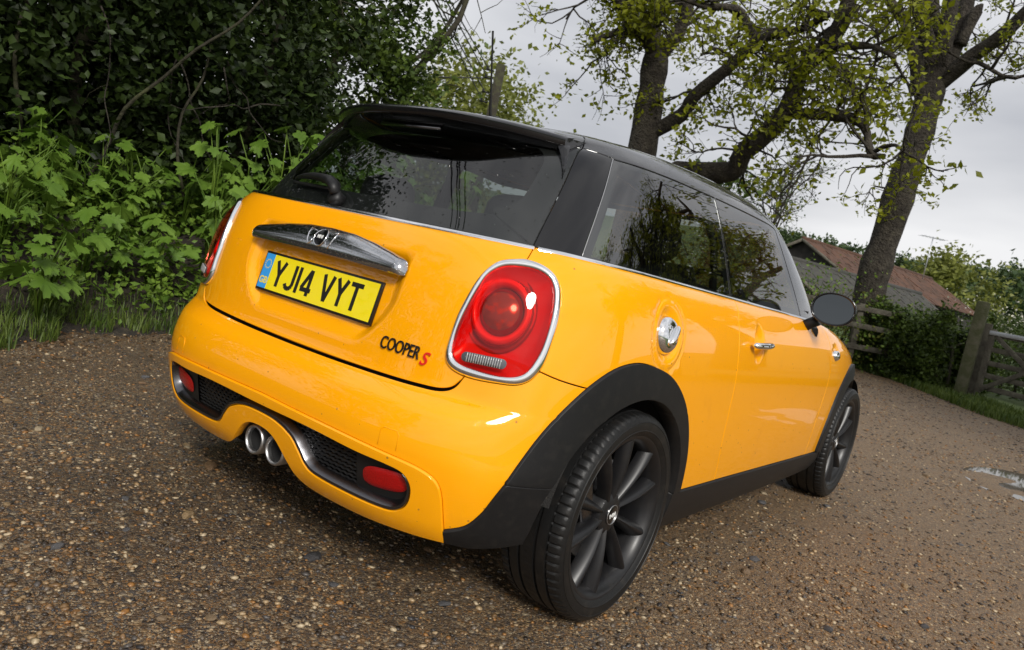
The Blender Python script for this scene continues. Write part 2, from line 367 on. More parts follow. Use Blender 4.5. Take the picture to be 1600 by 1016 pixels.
class Sheet:
    """cuts a Loft into panels along curves (constrained Delaunay in metric surface coordinates)"""
    def __init__(s, S):
        s.S = S; v = np.linspace(0, S.n-1, 2000); p = S.P(np.full(2000, .02), v); q = S.P(np.full(2000, .45), v)
        dl = np.maximum(np.linalg.norm(np.diff(p, axis=0), axis=1), np.linalg.norm(np.diff(q, axis=0), axis=1))
        s.vb = v; s.bb = np.r_[0, np.cumsum(dl)]
    def ab(s, uv): uv = np.asarray(uv, float); return np.stack([uv[...,0]*s.S.L, np.interp(uv[...,1], s.vb, s.bb)], -1)
    def uv(s, ab): return np.stack([ab[...,0]/s.S.L, np.interp(ab[...,1], s.bb, s.vb)], -1)
    def dens(s, L, closed=True, step=.010):
        A = s.ab(L); out = []
        n = len(A)
        for i in range(n if closed else n-1):
            p, q = A[i], A[(i+1) % n]; k = max(1, int(np.ceil(np.linalg.norm(q-p)/step)))
            for t in range(k): out.append(p+(q-p)*t/k)
        if not closed: out.append(A[-1])
        return np.array(out)
    def cut(s, regions, agrid, bgrid, extra=()):
        loops = [(n, [s.dens(l) for l in ls]) for n, ls in regions]
        PT = []; E = []; 
        for n, ls in loops:
            for l in ls:
                k = sum(len(x) for x in PT); PT.append(l); E += [(k+i, k+(i+1) % len(l)) for i in range(len(l))]
        C = np.concatenate(PT)
        A, Bg = np.meshgrid(agrid, bgrid); Gp = np.stack([A.ravel(), Bg.ravel()], 1)
        for (c, r, st) in extra:
            k = np.arange(-r, r+st, st); X, Y = np.meshgrid(k, k); m = X**2+Y**2 < r*r; c = s.ab(np.array(c))
            Gp = np.concatenate([Gp, np.stack([X[m]+c[0], Y[m]+c[1]], 1)])
        bmax = bgrid[-1]
        keep = np.ones(len(Gp), bool)
        for i0 in range(0, len(Gp), 2000):
            d = ((Gp[i0:i0+2000, None, :]-C[None])**2).sum(2).min(1); keep[i0:i0+2000] = d > .0045**2
        edge = (Gp[:,1] <= bgrid[0]+1e-9) | (Gp[:,1] >= bmax-1e-9)
        Gp = Gp[keep | edge]
        allp = np.concatenate([C, Gp])
        r = delaunay_2d_cdt([Vector(p) for p in allp], E, [], 0, 1e-5)
        V = np.array([tuple(v) for v in r[0]]); F = np.array([f for f in r[2] if len(f) == 3])
        cen = V[F].mean(1); lab = np.full(len(F), -1)
        for k, (n, ls) in enumerate(loops):
            m = np.zeros(len(F), bool)
            for l in ls: m |= pip(cen, l)
            lab[(lab < 0) & m] = k
        s.V, s.F, s.lab, s.names = V, F, lab, [n for n, _ in loops]
        return s
    def panel(s, rname, name, mat, parent, off=0, fold=.010, inset=.0018, disp=None, sel=None):
        k = s.names.index(rname) if rname is not None else -1
        F = s.F[s.lab == k]
        if sel is not None: F = F[sel(s.V[F].mean(1))]
        used = np.unique(F); mp = -np.ones(len(s.V), int); mp[used] = np.arange(len(used)); F = mp[F]
        uv = s.uv(s.V[used]); S = s.S
        def Pd(u, v):
            p = S.P(u, v); n = S.N(u, v); d = off if disp is None else off+disp(p)
            return p+n*(np.asarray(d)[..., None] if np.ndim(d) else d)
        u, v = uv[:,0], uv[:,1]; P = Pd(u, v)
        h = 2e-4; kk = 4e-3; v1 = np.minimum(v+kk, S.n-1); v0 = np.maximum(v-kk, 0)
        N = np.cross(Pd(u, v1)-Pd(u, v0), Pd(u+h, v)-Pd(u-h, v)); N /= np.maximum(np.linalg.norm(N, axis=1, keepdims=True), 1e-12)
        # orient faces outward
        f0 = F[:, 0]; fn = np.cross(P[F[:,1]]-P[f0], P[F[:,2]]-P[f0]); fl = (fn*N[f0]).sum(1) < 0; F[fl] = F[fl][:, ::-1]
        cnt = {}
        for f in F:
            for a, b in ((f[0],f[1]),(f[1],f[2]),(f[2],f[0])): cnt[(a,b)] = 1
        bd = [(a,b) for (a,b) in cnt if (b,a) not in cnt]
        inw = {}
        for a, b in bd:
            e = P[b]-P[a]; l = np.linalg.norm(e); 
            if l < 1e-9: continue
            for i in (a, b): inw[i] = inw.get(i, 0)+np.cross(N[i], e/l)
        P = P.copy(); V = list(P); NN = list(N); F2 = [tuple(f) for f in F]; r1 = {}; r2 = {}
        for i, w in inw.items():
            w = w/max(np.linalg.norm(w), 1e-9); V[i] = P[i]+w*(inset+.0012)
            r1[i] = len(V); V.append(P[i]+w*inset-N[i]*.0012); NN.append((N[i]-w)*.7071)
            r2[i] = len(V); V.append(P[i]+w*inset-N[i]*fold); NN.append(-w)
        for a, b in bd:
            if a in r1 and b in r1: F2 += [(b, a, r1[a], r1[b]), (r1[b], r1[a], r2[a], r2[b])]
        return mesh(name, V, F2, mat, parent, True, NN)
def pip(P, L):
    x, y = P[:,0], P[:,1]; ins = np.zeros(len(P), bool); n = len(L)
    lo, hi = L.min(0), L.max(0); c = (x >= lo[0]) & (x <= hi[0]) & (y >= lo[1]) & (y <= hi[1]); ix = np.where(c)[0]; xx, yy = x[ix], y[ix]; r = np.zeros(len(ix), bool)
    for i in range(n):
        x1, y1 = L[i]; x2, y2 = L[i-1]
        if y1 == y2: continue
        cond = ((y1 > yy) != (y2 > yy)) & (xx < (x2-x1)*(yy-y1)/(y2-y1)+x1); r ^= cond
    ins[ix] = r; return ins
def patch(S, sh, loop, name, mat, parent, hfun, rings=10, cen=None, close=True):
    """fills a star-shaped loop (uv) with a fan of rings; hfun(t) height over the surface, t = 0 centre .. 1 rim"""
    L = sh.ab(loop); c = sh.ab(np.array(cen)) if cen is not None else L.mean(0); n = len(L)
    T = np.linspace(0, 1, rings+1)[1:]; ab = np.concatenate([[c]]+[c+(L-c)*t for t in T]); tt = np.r_[0, np.repeat(T, n)]
    uv = sh.uv(ab); P = S.P(uv[:,0], uv[:,1]); N = S.N(uv[:,0], uv[:,1]); V = P+N*np.array([hfun(t) for t in tt])[:, None]
    F = [(0, 1+i, 1+(i+1) % n) for i in range(n)]
    for r in range(rings-1):
        a = 1+r*n; b = a+n
        F += [(a+i, b+i, b+(i+1) % n, a+(i+1) % n) for i in range(n)]
    p0, p1, p2 = V[F[0][0]], V[F[0][1]], V[F[0][2]]
    if np.dot(np.cross(p1-p0, p2-p0), N[0]) < 0: F = [f[::-1] for f in F]
    return mesh(name, V, F, mat, parent)
def ringband(S, sh, A, Bl, name, mat, parent, hs):
    """band between two loops (same count) with cross-section heights hs"""
    a = sh.ab(A); b = sh.ab(Bl); n = len(a); m = len(hs); V = []; 
    for j, (t, h) in enumerate(hs):
        uv = sh.uv(a+(b-a)*t); V.append(S.P(uv[:,0], uv[:,1])+S.N(uv[:,0], uv[:,1])*h)
    Nn = S.N(sh.uv(a)[:1,0], sh.uv(a)[:1,1])[0]
    V = np.concatenate(V); F = [(j*n+i, j*n+(i+1) % n, (j+1)*n+(i+1) % n, (j+1)*n+i) for j in range(m-1) for i in range(n)]
    k = (m//2)*n; 
    f = F[(m//2-1)*n]; nn = np.cross(V[f[1]]-V[f[0]], V[f[3]]-V[f[0]])
    if np.dot(nn, Nn) < 0: F = [f[::-1] for f in F]
    return mesh(name, V, F, mat, parent)
def polarloop(sh, L, cen, n=96):
    """resample loop by angle about cen so that two loops pair up"""
    A = sh.dens(L, step=.002); c = sh.ab(np.array(cen)); d = A-c; an = np.arctan2(d[:,1], d[:,0]); o = np.argsort(an); r = np.hypot(d[:,0], d[:,1])[o]; an = an[o]
    t = np.linspace(-np.pi, np.pi, n, endpoint=False); rr = np.interp(t, np.r_[an-2*np.pi, an, an+2*np.pi], np.r_[r,r,r])
    return sh.uv(np.stack([c[0]+rr*np.cos(t), c[1]+rr*np.sin(t)], 1))
def circ(sh, cen, r, n=64, ry=None):
    c = sh.ab(np.array(cen)); t = np.linspace(-np.pi, np.pi, n, endpoint=False); ry = ry or r
    return sh.uv(np.stack([c[0]+r*np.cos(t), c[1]+ry*np.sin(t)], 1))
def sweep(curve, nrm, up, prof, name, mat, parent, closed=False):
    """sweeps a cross-section prof [(n,u)..] along a curve with per-point frames"""
    n = len(curve); m = len(prof); V = []
    for i in range(n):
        for (a, b) in prof: V.append(curve[i]+nrm[i]*a+up[i]*b)
    F = [(i*m+k, i*m+(k+1) % m, ((i+1) % n)*m+(k+1) % m, ((i+1) % n)*m+k) for i in range(n if closed else n-1) for k in range(m)]
    if not closed: F += [tuple(range(m-1,-1,-1)), tuple((n-1)*m+k for k in range(m))]
    o = mesh(name, V, F, mat, parent); bm = bmesh.new(); bm.from_mesh(o.data); bmesh.ops.recalc_face_normals(bm, faces=bm.faces); bm.to_mesh(o.data); bm.free(); return autosmooth(o, 50)
def textmesh(txt, name, mat, parent, size, mtx, ext=.0015, off=0, xs=1, shear=0, font_bold=0):
    cu = bpy.data.curves.new(name, 'FONT'); cu.body = txt; cu.size = size; cu.extrude = ext; cu.offset = font_bold; cu.align_x = 'CENTER'; cu.align_y = 'CENTER'; cu.shear = shear; cu.resolution_u = 6
    t = bpy.data.objects.new('tmp', cu); COL.objects.link(t); dg = bpy.context.evaluated_depsgraph_get(); dg.update()
    me = bpy.data.meshes.new_from_object(t.evaluated_get(dg)); bpy.data.objects.remove(t)
    me.name = name; me.materials.clear(); me.materials.append(mat); me.transform(mtx @ Matrix.Diagonal((xs,1,1,1)))
    return link(bpy.data.objects.new(name, me), parent)
def frame_at(S, uv, h=0, rot=0):
    """matrix with x to the viewer's right, y up, z outward at a surface point"""
    p = S.P(np.array([uv[0]]), np.array([uv[1]]))[0]; n = Vector(S.N(np.array([uv[0]]), np.array([uv[1]]))[0])
    x = Vector((0,0,1)).cross(n).normalized(); y = n.cross(x); p = Vector(p)+n*h
    m = Matrix(((x.x,y.x,n.x,p.x),(x.y,y.y,n.y,p.y),(x.z,y.z,n.z,p.z),(0,0,0,1)))
    return m @ Matrix.Rotation(rot, 4, 'Z')
# ---- feature curves (right-hand side of the car; u < 0)
FEAT = {"light_out":[[-0.1249,13.14],[-0.1324,13.381],[-0.1386,13.5],[-0.1471,13.369],[-0.1543,13.013],[-0.1584,12.521],[-0.1601,12.006],[-0.1609,11.411],[-0.1605,10.882],[-0.1598,10.364],[-0.1581,10.081],[-0.1547,9.848],[-0.1486,9.697],[-0.1387,9.64],[-0.1253,9.603],[-0.1161,9.663],[-0.1104,9.813],[-0.1083,10.071],[-0.1085,10.396],[-0.1092,10.982],[-0.1115,11.566],[-0.1146,12.182],[-0.1191,12.717]],"light_in":[[-0.1272,12.865],[-0.1372,13.024],[-0.1455,12.994],[-0.1516,12.762],[-0.1548,12.404],[-0.1562,11.898],[-0.1565,11.257],[-0.156,10.701],[-0.1544,10.323],[-0.1514,10.027],[-0.1454,9.879],[-0.1364,9.834],[-0.1259,9.856],[-0.1174,9.898],[-0.1129,10.031],[-0.1116,10.247],[-0.1117,10.666],[-0.1137,11.248],[-0.1165,11.88],[-0.1201,12.433]],"lampc":[[-0.1202,11.29],[-0.1283,11.951],[-0.1406,11.545],[-0.1328,10.951],[-0.1305,11.419]],"rev":[[-0.1177,10.086],[-0.1413,10.113]]}
CAR = thing('hatchback_car', 'yellow three-door hatchback with black roof parked on the gravel track', 'car')
SB = Sheet(body); L_OUT = crom(FEAT['light_out'], 6); L_IN = crom(FEAT['light_in'], 6)
LC = np.array(FEAT['lampc'][4])
def sym(half):   # half: (u<0) points from rear centre outwards -> closed loop over both sides
    half = np.asarray(half); return np.concatenate([half, mir(half)[::-1]])
# tailgate outline (bottom centre -> corner -> up through the lamp -> belt)
hb = yz(body, crom([(0,.600),(-.2,.601),(-.38,.604),(-.48,.607),(-.545,.612),(-.578,.628),(-.595,.66)], 5, False))
hatch_h = np.concatenate([hb, [[-.128,10.5],[-.133,12.2],[-.1375,13.3],[-.1388,13.6],[-.1412,14.4],[-.1437,15.2]]])
hatch_h = np.concatenate([hatch_h, [[0,15.2]]])
bf = yz(body, crom([(0,.455),(-.28,.450),(-.40,.446),(-.49,.441),(-.56,.435),(-.605,.424),(-.630,.405),(-.640,.37),(-.643,.32),(-.643,.27)], 5, False))
frame_h = np.concatenate([bf, [[bf[-1][0], 0]], [[0, 0]]])
oph = yz(body, [(0,.426),(-.239,.427),(-.40,.420),(-.50,.417),(-.548,.408),(-.568,.378),(-.562,.335),(-.535,.305),(-.487,.293),(-.36,.293),(-.245,.298),(-.205,.314),(-.178,.345),(-.137,.379),(-.078,.397),(0,.402)])
open_loop = np.concatenate([crom(oph, 5, False), mir(crom(oph, 5, False))[::-1][1:-1]])
both = yz(body, crom([(0,.362),(-.045,.357),(-.085,.337),(-.128,.295),(-.155,.268),(-.20,.249),(-.28,.243),(-.40,.243),(-.52,.248),(-.643,.252)], 5, False))
bot_h = np.concatenate([both, xz(body, [(-.46,.25),(-.41,.262),(-.36,.275)]), [[-.175,-.5],[0,-.5]]])
arch = lambda cx, cz, r, a0, a1, n=40: [(cx+r*math.cos(R(a)), cz+r*math.sin(R(a))) for a in np.linspace(a0, a1, n)]
ropen = np.concatenate([xz(body, arch(-.005,.305,.352,0,180)), xz(body, [(-.357,.25),(-.357,.195),(.347,.195),(.347,.25)])])
fopen = np.concatenate([xz(body, arch(2.495,.305,.352,0,180)), xz(body, [(2.143,.25),(2.143,.195),(2.847,.195),(2.847,.25)])])
ropen[:,1] = np.where(ropen[:,1] < .35, -.5, ropen[:,1]); fopen[:,1] = np.where(fopen[:,1] < .35, -.5, fopen[:,1])
rclad_o = xz(body, crom([(.405,.31),(.385,.40),(.36,.48),(.325,.55),(.275,.618),(.20,.68),(.11,.726),(.0,.752),(-.09,.757),(-.18,.737),(-.262,.69),(-.33,.628),(-.385,.56),(-.427,.49),(-.455,.435)], 4, False))
rclad = np.concatenate([rclad_o, xz(body, [(-.33,.4295),(-.2,.42),(.2,.31)])])
low_h = np.concatenate([yz(body, crom([(-.755,.434),(-.735,.385),(-.717,.345),(-.688,.306),(-.643,.283)], 4, False), 0, .2), [[-.1357,-.5],[-.185,-.5]], xz(body, [(-.33,.30),(-.33,.4290)])])
fclad = np.concatenate([xz(body, arch(2.495,.305,.440,2,178)), xz(body, [(2.055,.25)]), [[-.63,-.5],[-.90,-.5]]])
fclad[:,1] = np.where(fclad[:,1] < .3, -.5, fclad[:,1])
sillp = np.concatenate([xz(body, [(.30,.330),(.8,.322),(1.4,.311),(2.12,.297)]), [[-.70,-.5],[-.29,-.5]]])
dr = xz(body, crom([(.676,.975),(.662,.94),(.645,.894),(.647,.82),(.664,.694),(.668,.573),(.676,.467),(.706,.361),(.716,.318)], 4, False))
df = xz(body, crom([(1.868,.30),(1.862,.432),(1.893,.561),(1.915,.69),(1.885,.818),(1.852,.90),(1.83,.945)], 4, False))
door = np.concatenate([[[dr[0][0]+.001, 15.3]], dr, [[-.41,-.5],[-.60,-.5]], df, [[df[-1][0], 15.3]]])
bump = np.concatenate([[[0,9.6],[-.10,9.8],[-.14,10.4]], crom(np.array([[-.1573,10.13],[-.171,9.98],[-.1872,9.86],[-.2,9.8]]), 4, False), [[-.2,-.5],[0,-.5]]])
fender = np.concatenate([df[::-1]*[1,1], xz(body, [(1.868,.25)]), [[-.60,-.5],[-.985,-.5]], [[-.93, 3],[-.93, 9],[-.90, 16]], [[df[-1][0], 16]]])
hl = xz(body, [(2.92,.70)]); HLc = np.array([-.905, 10.6])
grille = np.array([[-.935,5.0],[-1.2,5.0],[-1.2,10.0],[-.945,10.0]])
hgap = np.concatenate([hb[:30], (hb[:30]+np.array([0,.0]))[::-1]]); gz = yz(body, [(y_, z_+.0058) for y_, z_ in body.P(hb[:26,0], hb[:26,1])[:,1:]]); hgap = sym(np.concatenate([hb[:30], gz[::-1]]))
hgap = np.concatenate([hb[:30][::-1], mir(hb[:30])[1:], mir(gz)[::-1], gz[1:]])
regs = [
 ('hgap', [hgap]), ('opening', [open_loop]), ('under', [sym(bot_h)]), ('wheel_open', [ropen, mir(ropen), fopen, mir(fopen)]),
 ('lamp', [L_IN, mir(L_IN)]), ('bezel', [L_OUT, mir(L_OUT)]),
 ('head', [circ(SB, HLc, .13, ry=.115), mir(circ(SB, HLc, .13, ry=.115))]),
 ('sill', [sillp, mir(sillp)]), ('rclad', [rclad, mir(rclad)]), ('low', [low_h, mir(low_h)]), ('fclad', [fclad, mir(fclad)]),
 ('hatch', [sym(hatch_h)]), ('frame', [sym(frame_h)]), ('bumper', [sym(bump)]), ('door', [door, mir(door)]), ('fender', [fender, mir(fender)]), ]
LB = body.L; bmaxB = SB.bb[-1]
ag = np.r_[np.arange(0, 1.0, .018), np.arange(1.0, LB, .035), LB]; ag = np.unique(np.r_[-ag, ag])
bg = np.unique(np.r_[np.interp(np.r_[0, 1, 2, 3, 4, 4.5, 5, 5.5, 6, 6.33, 6.66, 7, 7.33, 7.66, 8, 8.33, 8.66, 9], SB.vb, SB.bb), np.arange(np.interp(9.3, SB.vb, SB.bb), bmaxB-.012, .022), bmaxB])
FUEL = xz(body, [(.090,.841)])[0]; DHAN = xz(body, [(.845,.832)])[0]; SCUT = xz(body, [(1.995,.795)])[0]
ex = []
for f, r in ((FUEL,.125),(DHAN,.105),(SCUT,.07)): ex += [(f, r, .0085), (f*[-1,1], r, .0085)]
# plate recess: denser points on the tailgate
kx, ky = np.meshgrid(np.arange(-.40,.41,.011), np.arange(.64,.90,.011)); 
for yv in (0,): pass
SB.cut(regs, ag, bg, ex+[((-.055*k, 10.6), .17, .011) for k in (-1, -.35, .35, 1)])
def ss(x, a, b): t = np.clip((x-a)/(b-a), 0, 1); return t*t*(3-2*t)
def hatch_disp(p):
    y, z = np.abs(p[:,1]), p[:,2]
    zb = .662+.0*y; hw = .345-.10*np.clip((.80-z)/.14, 0, 1)**1.6
    return -.020*(1-ss(y, hw-.045, hw))*ss(z, .655, .712)*(1-ss(z, .90, .93))
FC = body.P(FUEL[:1], FUEL[1:])[0]; DC = body.P(DHAN[:1], DHAN[1:])[0]; SCc = body.P(SCUT[:1], SCUT[1:])[0]
def side_disp(p):
    d = np.zeros(len(p)); r = np.hypot(p[:,0]-FC[0], (p[:,2]-FC[2])*.93); d -= .022*(1-ss(r, .040, .082)); 
    d += .0022*(ss(r,.088,.096)-ss(r,.098,.108))*-1
    e = np.hypot((p[:,0]-DC[0]-.012)/1.0, (p[:,2]-DC[2])/1.35); d -= .026*(1-ss(e, .012, .058))
    g = np.hypot((p[:,0]-SCc[0])/1.6, (p[:,2]-SCc[2]-.02)/1.0); d -= .008*(1-ss(g, .015, .045)); return d
left = lambda c: c[:,0] > 0
right = lambda c: c[:,0] < 0
SB.panel('hatch', 'tailgate', M['paint'], CAR, disp=hatch_disp)
SB.panel('bumper', 'rear_bumper', M['paint'], CAR, off=.0005)
SB.panel('frame', 'bumper_frame', M['paint'], CAR, off=.0105, fold=.03, inset=.0005)
DOORS = []
for sel, lab in ((right,1),(left,-1)):
    SB.panel(None, 'quarter_panel', M['paint'], CAR, disp=side_disp, sel=lambda c, s=sel: s(c) & (np.abs(c[:,0]) < 3.0))
    d = SB.panel('door', 'door', M['paint'], CAR, disp=side_disp, sel=sel, inset=.0026); DOORS.append(d)
    SB.panel('fender', 'front_wing', M['paint'], CAR, disp=side_disp, sel=sel)
    SB.panel('sill', 'sill_trim', M['plastic'], CAR, off=.008, fold=.03, sel=sel)
    SB.panel('rclad', 'wheel_arch_trim', M['plastic'], CAR, off=.011, fold=.055, inset=.0006, sel=sel)
    SB.panel('fclad', 'wheel_arch_trim', M['plastic'], CAR, off=.013, fold=.055, inset=.0006, sel=sel)
    SB.panel('low', 'bumper_corner_trim', M['plastic'], CAR, off=.011, fold=.05, inset=.0006, sel=sel)
SB.panel(None, 'front_bumper', M['paint'], CAR, sel=lambda c: np.abs(c[:,0]) >= 3.0)
# dark structure just under the panels so that the shut lines read as gaps
def shell(S, off, name, mat, parent, nu=220, nv=60, v0=0, v1=None, cond=None):
    v1 = S.n-1 if v1 is None else v1
    U, V = np.meshgrid(np.linspace(-.9999, .9999, nu), np.linspace(v0, v1, nv)); P = S.P(U.ravel(), V.ravel())+S.N(U.ravel(), V.ravel())*off
    F = [(j*nu+i, j*nu+i+1, (j+1)*nu+i+1, (j+1)*nu+i) for j in range(nv-1) for i in range(nu-1)]
    if cond: F = [f for f in F if cond(P[list(f)].mean(0))]
    return mesh(name, P, F, mat, parent)
def okshell(c):
    x, y, z = c
    if z < .66 and (abs(x) < .40 or abs(x-2.495) < .40): return False
    if x < -.3 and z < .46: return False
    if x < -.25 and .62 < z < 1.0 and abs(y) > .5: return False
    return True
shell(body, -.035, 'inner_shell', M['gap'], CAR, cond=okshell)
# ---- tail lights
for sg in (-1, 1):
    f = (lambda L: np.asarray(L)) if sg < 0 else mir
    c = f(LC[None])[0]; LO = polarloop(SB, f(L_OUT), c, 120); LI = polarloop(SB, f(L_IN), c, 120)
    hs = [(0,-.012),(0,.001),(.06,.0055),(.2,.009),(.5,.0115),(.8,.0105),(.94,.007),(1,.002),(1,-.02)]
    bz = ringband(body, SB, LO, LI, 'tail_light', M['chrome'], CAR, hs)
    patch(body, SB, LI, 'lens', M['lens_red'], bz, lambda t: .004+.012*(1-t**3), 10, c)
    patch(body, SB, LI, 'lamp_housing', M['lamp_bowl'], bz, lambda t: -.030+.026*t**4, 12, c)
    cl = f(np.array(FEAT['lampc'][:4])); rr = np.linalg.norm(SB.ab(cl)-SB.ab(c), axis=1); r0 = float(rr.mean())
    ringband(body, SB, circ(SB, c, r0*1.70, 96, r0*1.85), circ(SB, c, r0*1.26, 96, r0*1.32), 'light_guide', M['lamp_red'], bz, [(0,-.028),(.08,-.014),(.3,-.006),(.5,-.004),(.7,-.006),(.92,-.014),(1,-.028)])
    ringband(body, SB, circ(SB, c, r0*1.25, 96, r0*1.31), circ(SB, c, r0*1.04, 96), 'lamp_ring', M['lamp_dark'], bz, [(0,-.024),(.4,-.018),(.6,-.014),(1,-.010)])
    ringband(body, SB, circ(SB, c, r0*2.02, 96, r0*2.25), circ(SB, c, r0*1.74, 96, r0*1.90), 'lamp_groove', M['lamp_dark'], bz, [(0,-.020),(.3,-.024),(.7,-.024),(1,-.020)])
    patch(body, SB, circ(SB, c, r0*1.06, 64), 'bulb_lens', M['amber'], bz, lambda t: -.004-.008*t*t, 8)
    ra, rb = f(np.array(FEAT['rev'])); A, B_ = SB.ab(ra), SB.ab(rb); dd = (B_-A); ln = np.linalg.norm(dd); dd /= ln; nn = np.array([-dd[1], dd[0]]); w = .0125
    loop = [A+dd*w+(-math.cos(t)*dd+math.sin(t)*nn)*w for t in np.linspace(-math.pi/2, math.pi/2, 10)]+[B_-dd*w+(math.cos(t)*dd+math.sin(t)*nn)*w for t in np.linspace(math.pi/2, -math.pi/2, 10)]
    rv = patch(body, SB, SB.uv(np.array(loop)), 'reversing_light', M['smoke_chrome'], bz, lambda t: .0125+.002*(1-t*t), 4)
    rib = MB()
    for k in range(15):
        q = A+dd*(w+(ln-2*w)*(k+.5)/15); pts = []
        for s_ in (-.9, -.4, .4, .9):
            uv = SB.uv(q+nn*w*s_); p = body.P(uv[:1], uv[1:])[0]; n_ = body.N(uv[:1], uv[1:])[0]; pts.append(p+n_*(.0150))
        rib.tube(pts, .0019, 6)
    rib.build('rib', M['rib'], rv)
# ---- front lamps and grille (far side)
for sg in (-1, 1):
    f = (lambda L: np.asarray(L)) if sg < 0 else mir
    c = f(HLc[None])[0]; h = ringband(body, SB, circ(SB, c, .13, 64, .115), circ(SB, c, .115, 64, .10), 'headlight', M['chrome'], CAR, [(0,-.01),(.1,.006),(.5,.010),(.9,.006),(1,-.01)])
    patch(body, SB, circ(SB, c, .116, 64, .101), 'lens', M['lens_clear'], h, lambda t: .004+.02*(1-t*t), 8)
    patch(body, SB, circ(SB, c, .116, 64, .101), 'reflector', M['chrome'], h, lambda t: -.05+.045*t*t, 8)
# ---- bonnet over the front wings
ub = np.linspace(-.60, -.995, 60); top = body.P(ub, np.full(60, 15.0)); VV = []; FF = []
for i in range(60):
    x, y, z = top[i]
    for j in range(21):
        t = -1+j/10; cr = .062*(1-t*t)*np.clip((3.12-x)/.5, 0, 1)+.0; VV.append((x, -y*t*-1*-1 if False else y*-t, z-.002+cr))
FF = [(i*21+j, i*21+j+1, (i+1)*21+j+1, (i+1)*21+j) for i in range(59) for j in range(20)]
bn = mesh('bonnet', VV, [f[::-1] for f in FF], M['paint'], CAR)
# ---- lower rear insert: recessed black panel, grille bars, fog lights, trim
uvr = lambda y, z: yz(body, [(-abs(y), z)])[0]*np.array([1 if y <= 0 else -1, 1])
OPL = SB.uv(SB.dens(open_loop, step=.012))
cc = np.array([0, uvr(0,.41)[1]])
def strip_fill(loop, name, mat, parent, off):
    A = SB.dens(loop, step=.012); r = delaunay_2d_cdt([Vector(p) for p in A]+[Vector((x, y)) for x in np.arange(-.62,.63,.03) for y in np.linspace(A[:,1].min(), A[:,1].max(), 7)[1:-1] if pip(np.array([[x,y]]), A)[0]], [(i, (i+1) % len(A)) for i in range(len(A))], [], 1, 1e-5)
    V2 = np.array([tuple(v) for v in r[0]]); F = [f for f in r[2] if pip(V2[list(f)].mean(0)[None], A)[0]]
    uv = SB.uv(V2); P = body.P(uv[:,0], uv[:,1])+body.N(uv[:,0], uv[:,1])*off; N = body.N(uv[:,0], uv[:,1])
    F = [f if np.dot(np.cross(P[f[1]]-P[f[0]], P[f[2]]-P[f[0]]), N[f[0]]) > 0 else f[::-1] for f in F]
    return mesh(name, P, F, mat, parent)
ins = strip_fill(open_loop, 'bumper_insert', M['gloss_dry'], CAR, -.028)
def on(y, z, off): uv = uvr(y, z); return body.P(uv[:1], uv[1:])[0]+body.N(uv[:1], uv[1:])[0]*off
AO = SB.dens(open_loop, step=.01)
bars = MB(); 
for k in range(11):
    z0 = .303+k*.0115; seg = []
    for i in range(131):
        y = -.385+.77*i/130; zz = z0+.0022*math.sin(i*math.pi/2+ (k % 2)*math.pi)
        uv = uvr(y, zz); inside = pip(SB.ab(uv)[None]+np.array([[0,0]]), AO)[0]
        if inside: seg.append(body.P(uv[:1], uv[1:])[0]+body.N(uv[:1], uv[1:])[0]*-.022)
        if (not inside or i == 130) and seg:
            if len(seg) > 3: bars.tube(seg, .0030, 5)
            seg = []
bars.build('grille_bars', M['plastic'], ins)
for sg in (-1, 1):
    # black surround, raised, with the fog lamp in it
    ys = [sg*-.385, sg*-.62]; V = []; nY = 26; nZ = 11
    F = []
    for i in range(nY):
        y = .385+(.572-.385)*i/(nY-1); zt = float(np.interp(y, [.385,.50,.548,.56,.572], [.423,.417,.408,.395,.372])); zb = float(np.interp(y, [.385,.487,.535,.556,.572], [.292,.293,.305,.325,.352]))
        for j in range(nZ): V.append(on(-sg*y, zb+(zt-zb)*j/(nZ-1), -.016))
    F = [(i*nZ+j, (i+1)*nZ+j, (i+1)*nZ+j+1, i*nZ+j+1) for i in range(nY-1) for j in range(nZ-1)]
    if sg > 0: F = [f[::-1] for f in F]
    sr = mesh('fog_light', V, [f[::-1] for f in F] if True else F, M['plastic'], CAR)
    bm = bmesh.new(); bm.from_mesh(sr.data); bmesh.ops.recalc_face_normals(bm, faces=bm.faces)
    if sum(f.normal.x for f in bm.faces) > 0: bmesh.ops.reverse_faces(bm, faces=bm.faces)
    bm.to_mesh(sr.data); bm.free()
    cy, cz = .481, .362; loop = []
    for t in np.linspace(0, 2*math.pi, 48, endpoint=False):
        a = abs(math.cos(t))**(2/3.2)*(1 if math.cos(t) > 0 else -1); b = abs(math.sin(t))**(2/2.8)*(1 if math.sin(t) > 0 else -1)
        loop.append(uvr(-sg*(cy+.070*a), cz-.0+.028*b+.008*a))
    patch(body, SB, np.array(loop), 'fog_lens', M['fog_red'], sr, lambda t: -.012+.006*(1-t**4), 6)
# chrome trim along the lower edge of the opening
lower = np.concatenate([crom(oph, 6, False)[24:], mir(crom(oph, 6, False)[24:])[::-1][1:]])
CP = body.P(lower[:,0], lower[:,1]); CN = body.N(lower[:,0], lower[:,1]); T = np.gradient(CP, axis=0); T /= np.linalg.norm(T, axis=1, keepdims=True); UP = np.cross(T, CN)
if UP[len(UP)//2][2] < 0: UP = -UP
sweep(CP, CN, UP, [(.004,.001),(.008,.004),(.006,.011),(-.010,.018),(-.028,.020),(-.028,.001)], 'insert_trim', M['smoke_chrome'], CAR)
# dark tray behind the bumper (exhaust cavity and underside)
tr = MB(); tr.box((-.34,0,.335), (.30,1.10,.05)); tr.box((1.2,0,.22), (2.6,1.35,.04)); tr.box((-.30,0,.26), (.16,.9,.14)); tr.build('underbody', M['gap'], CAR)
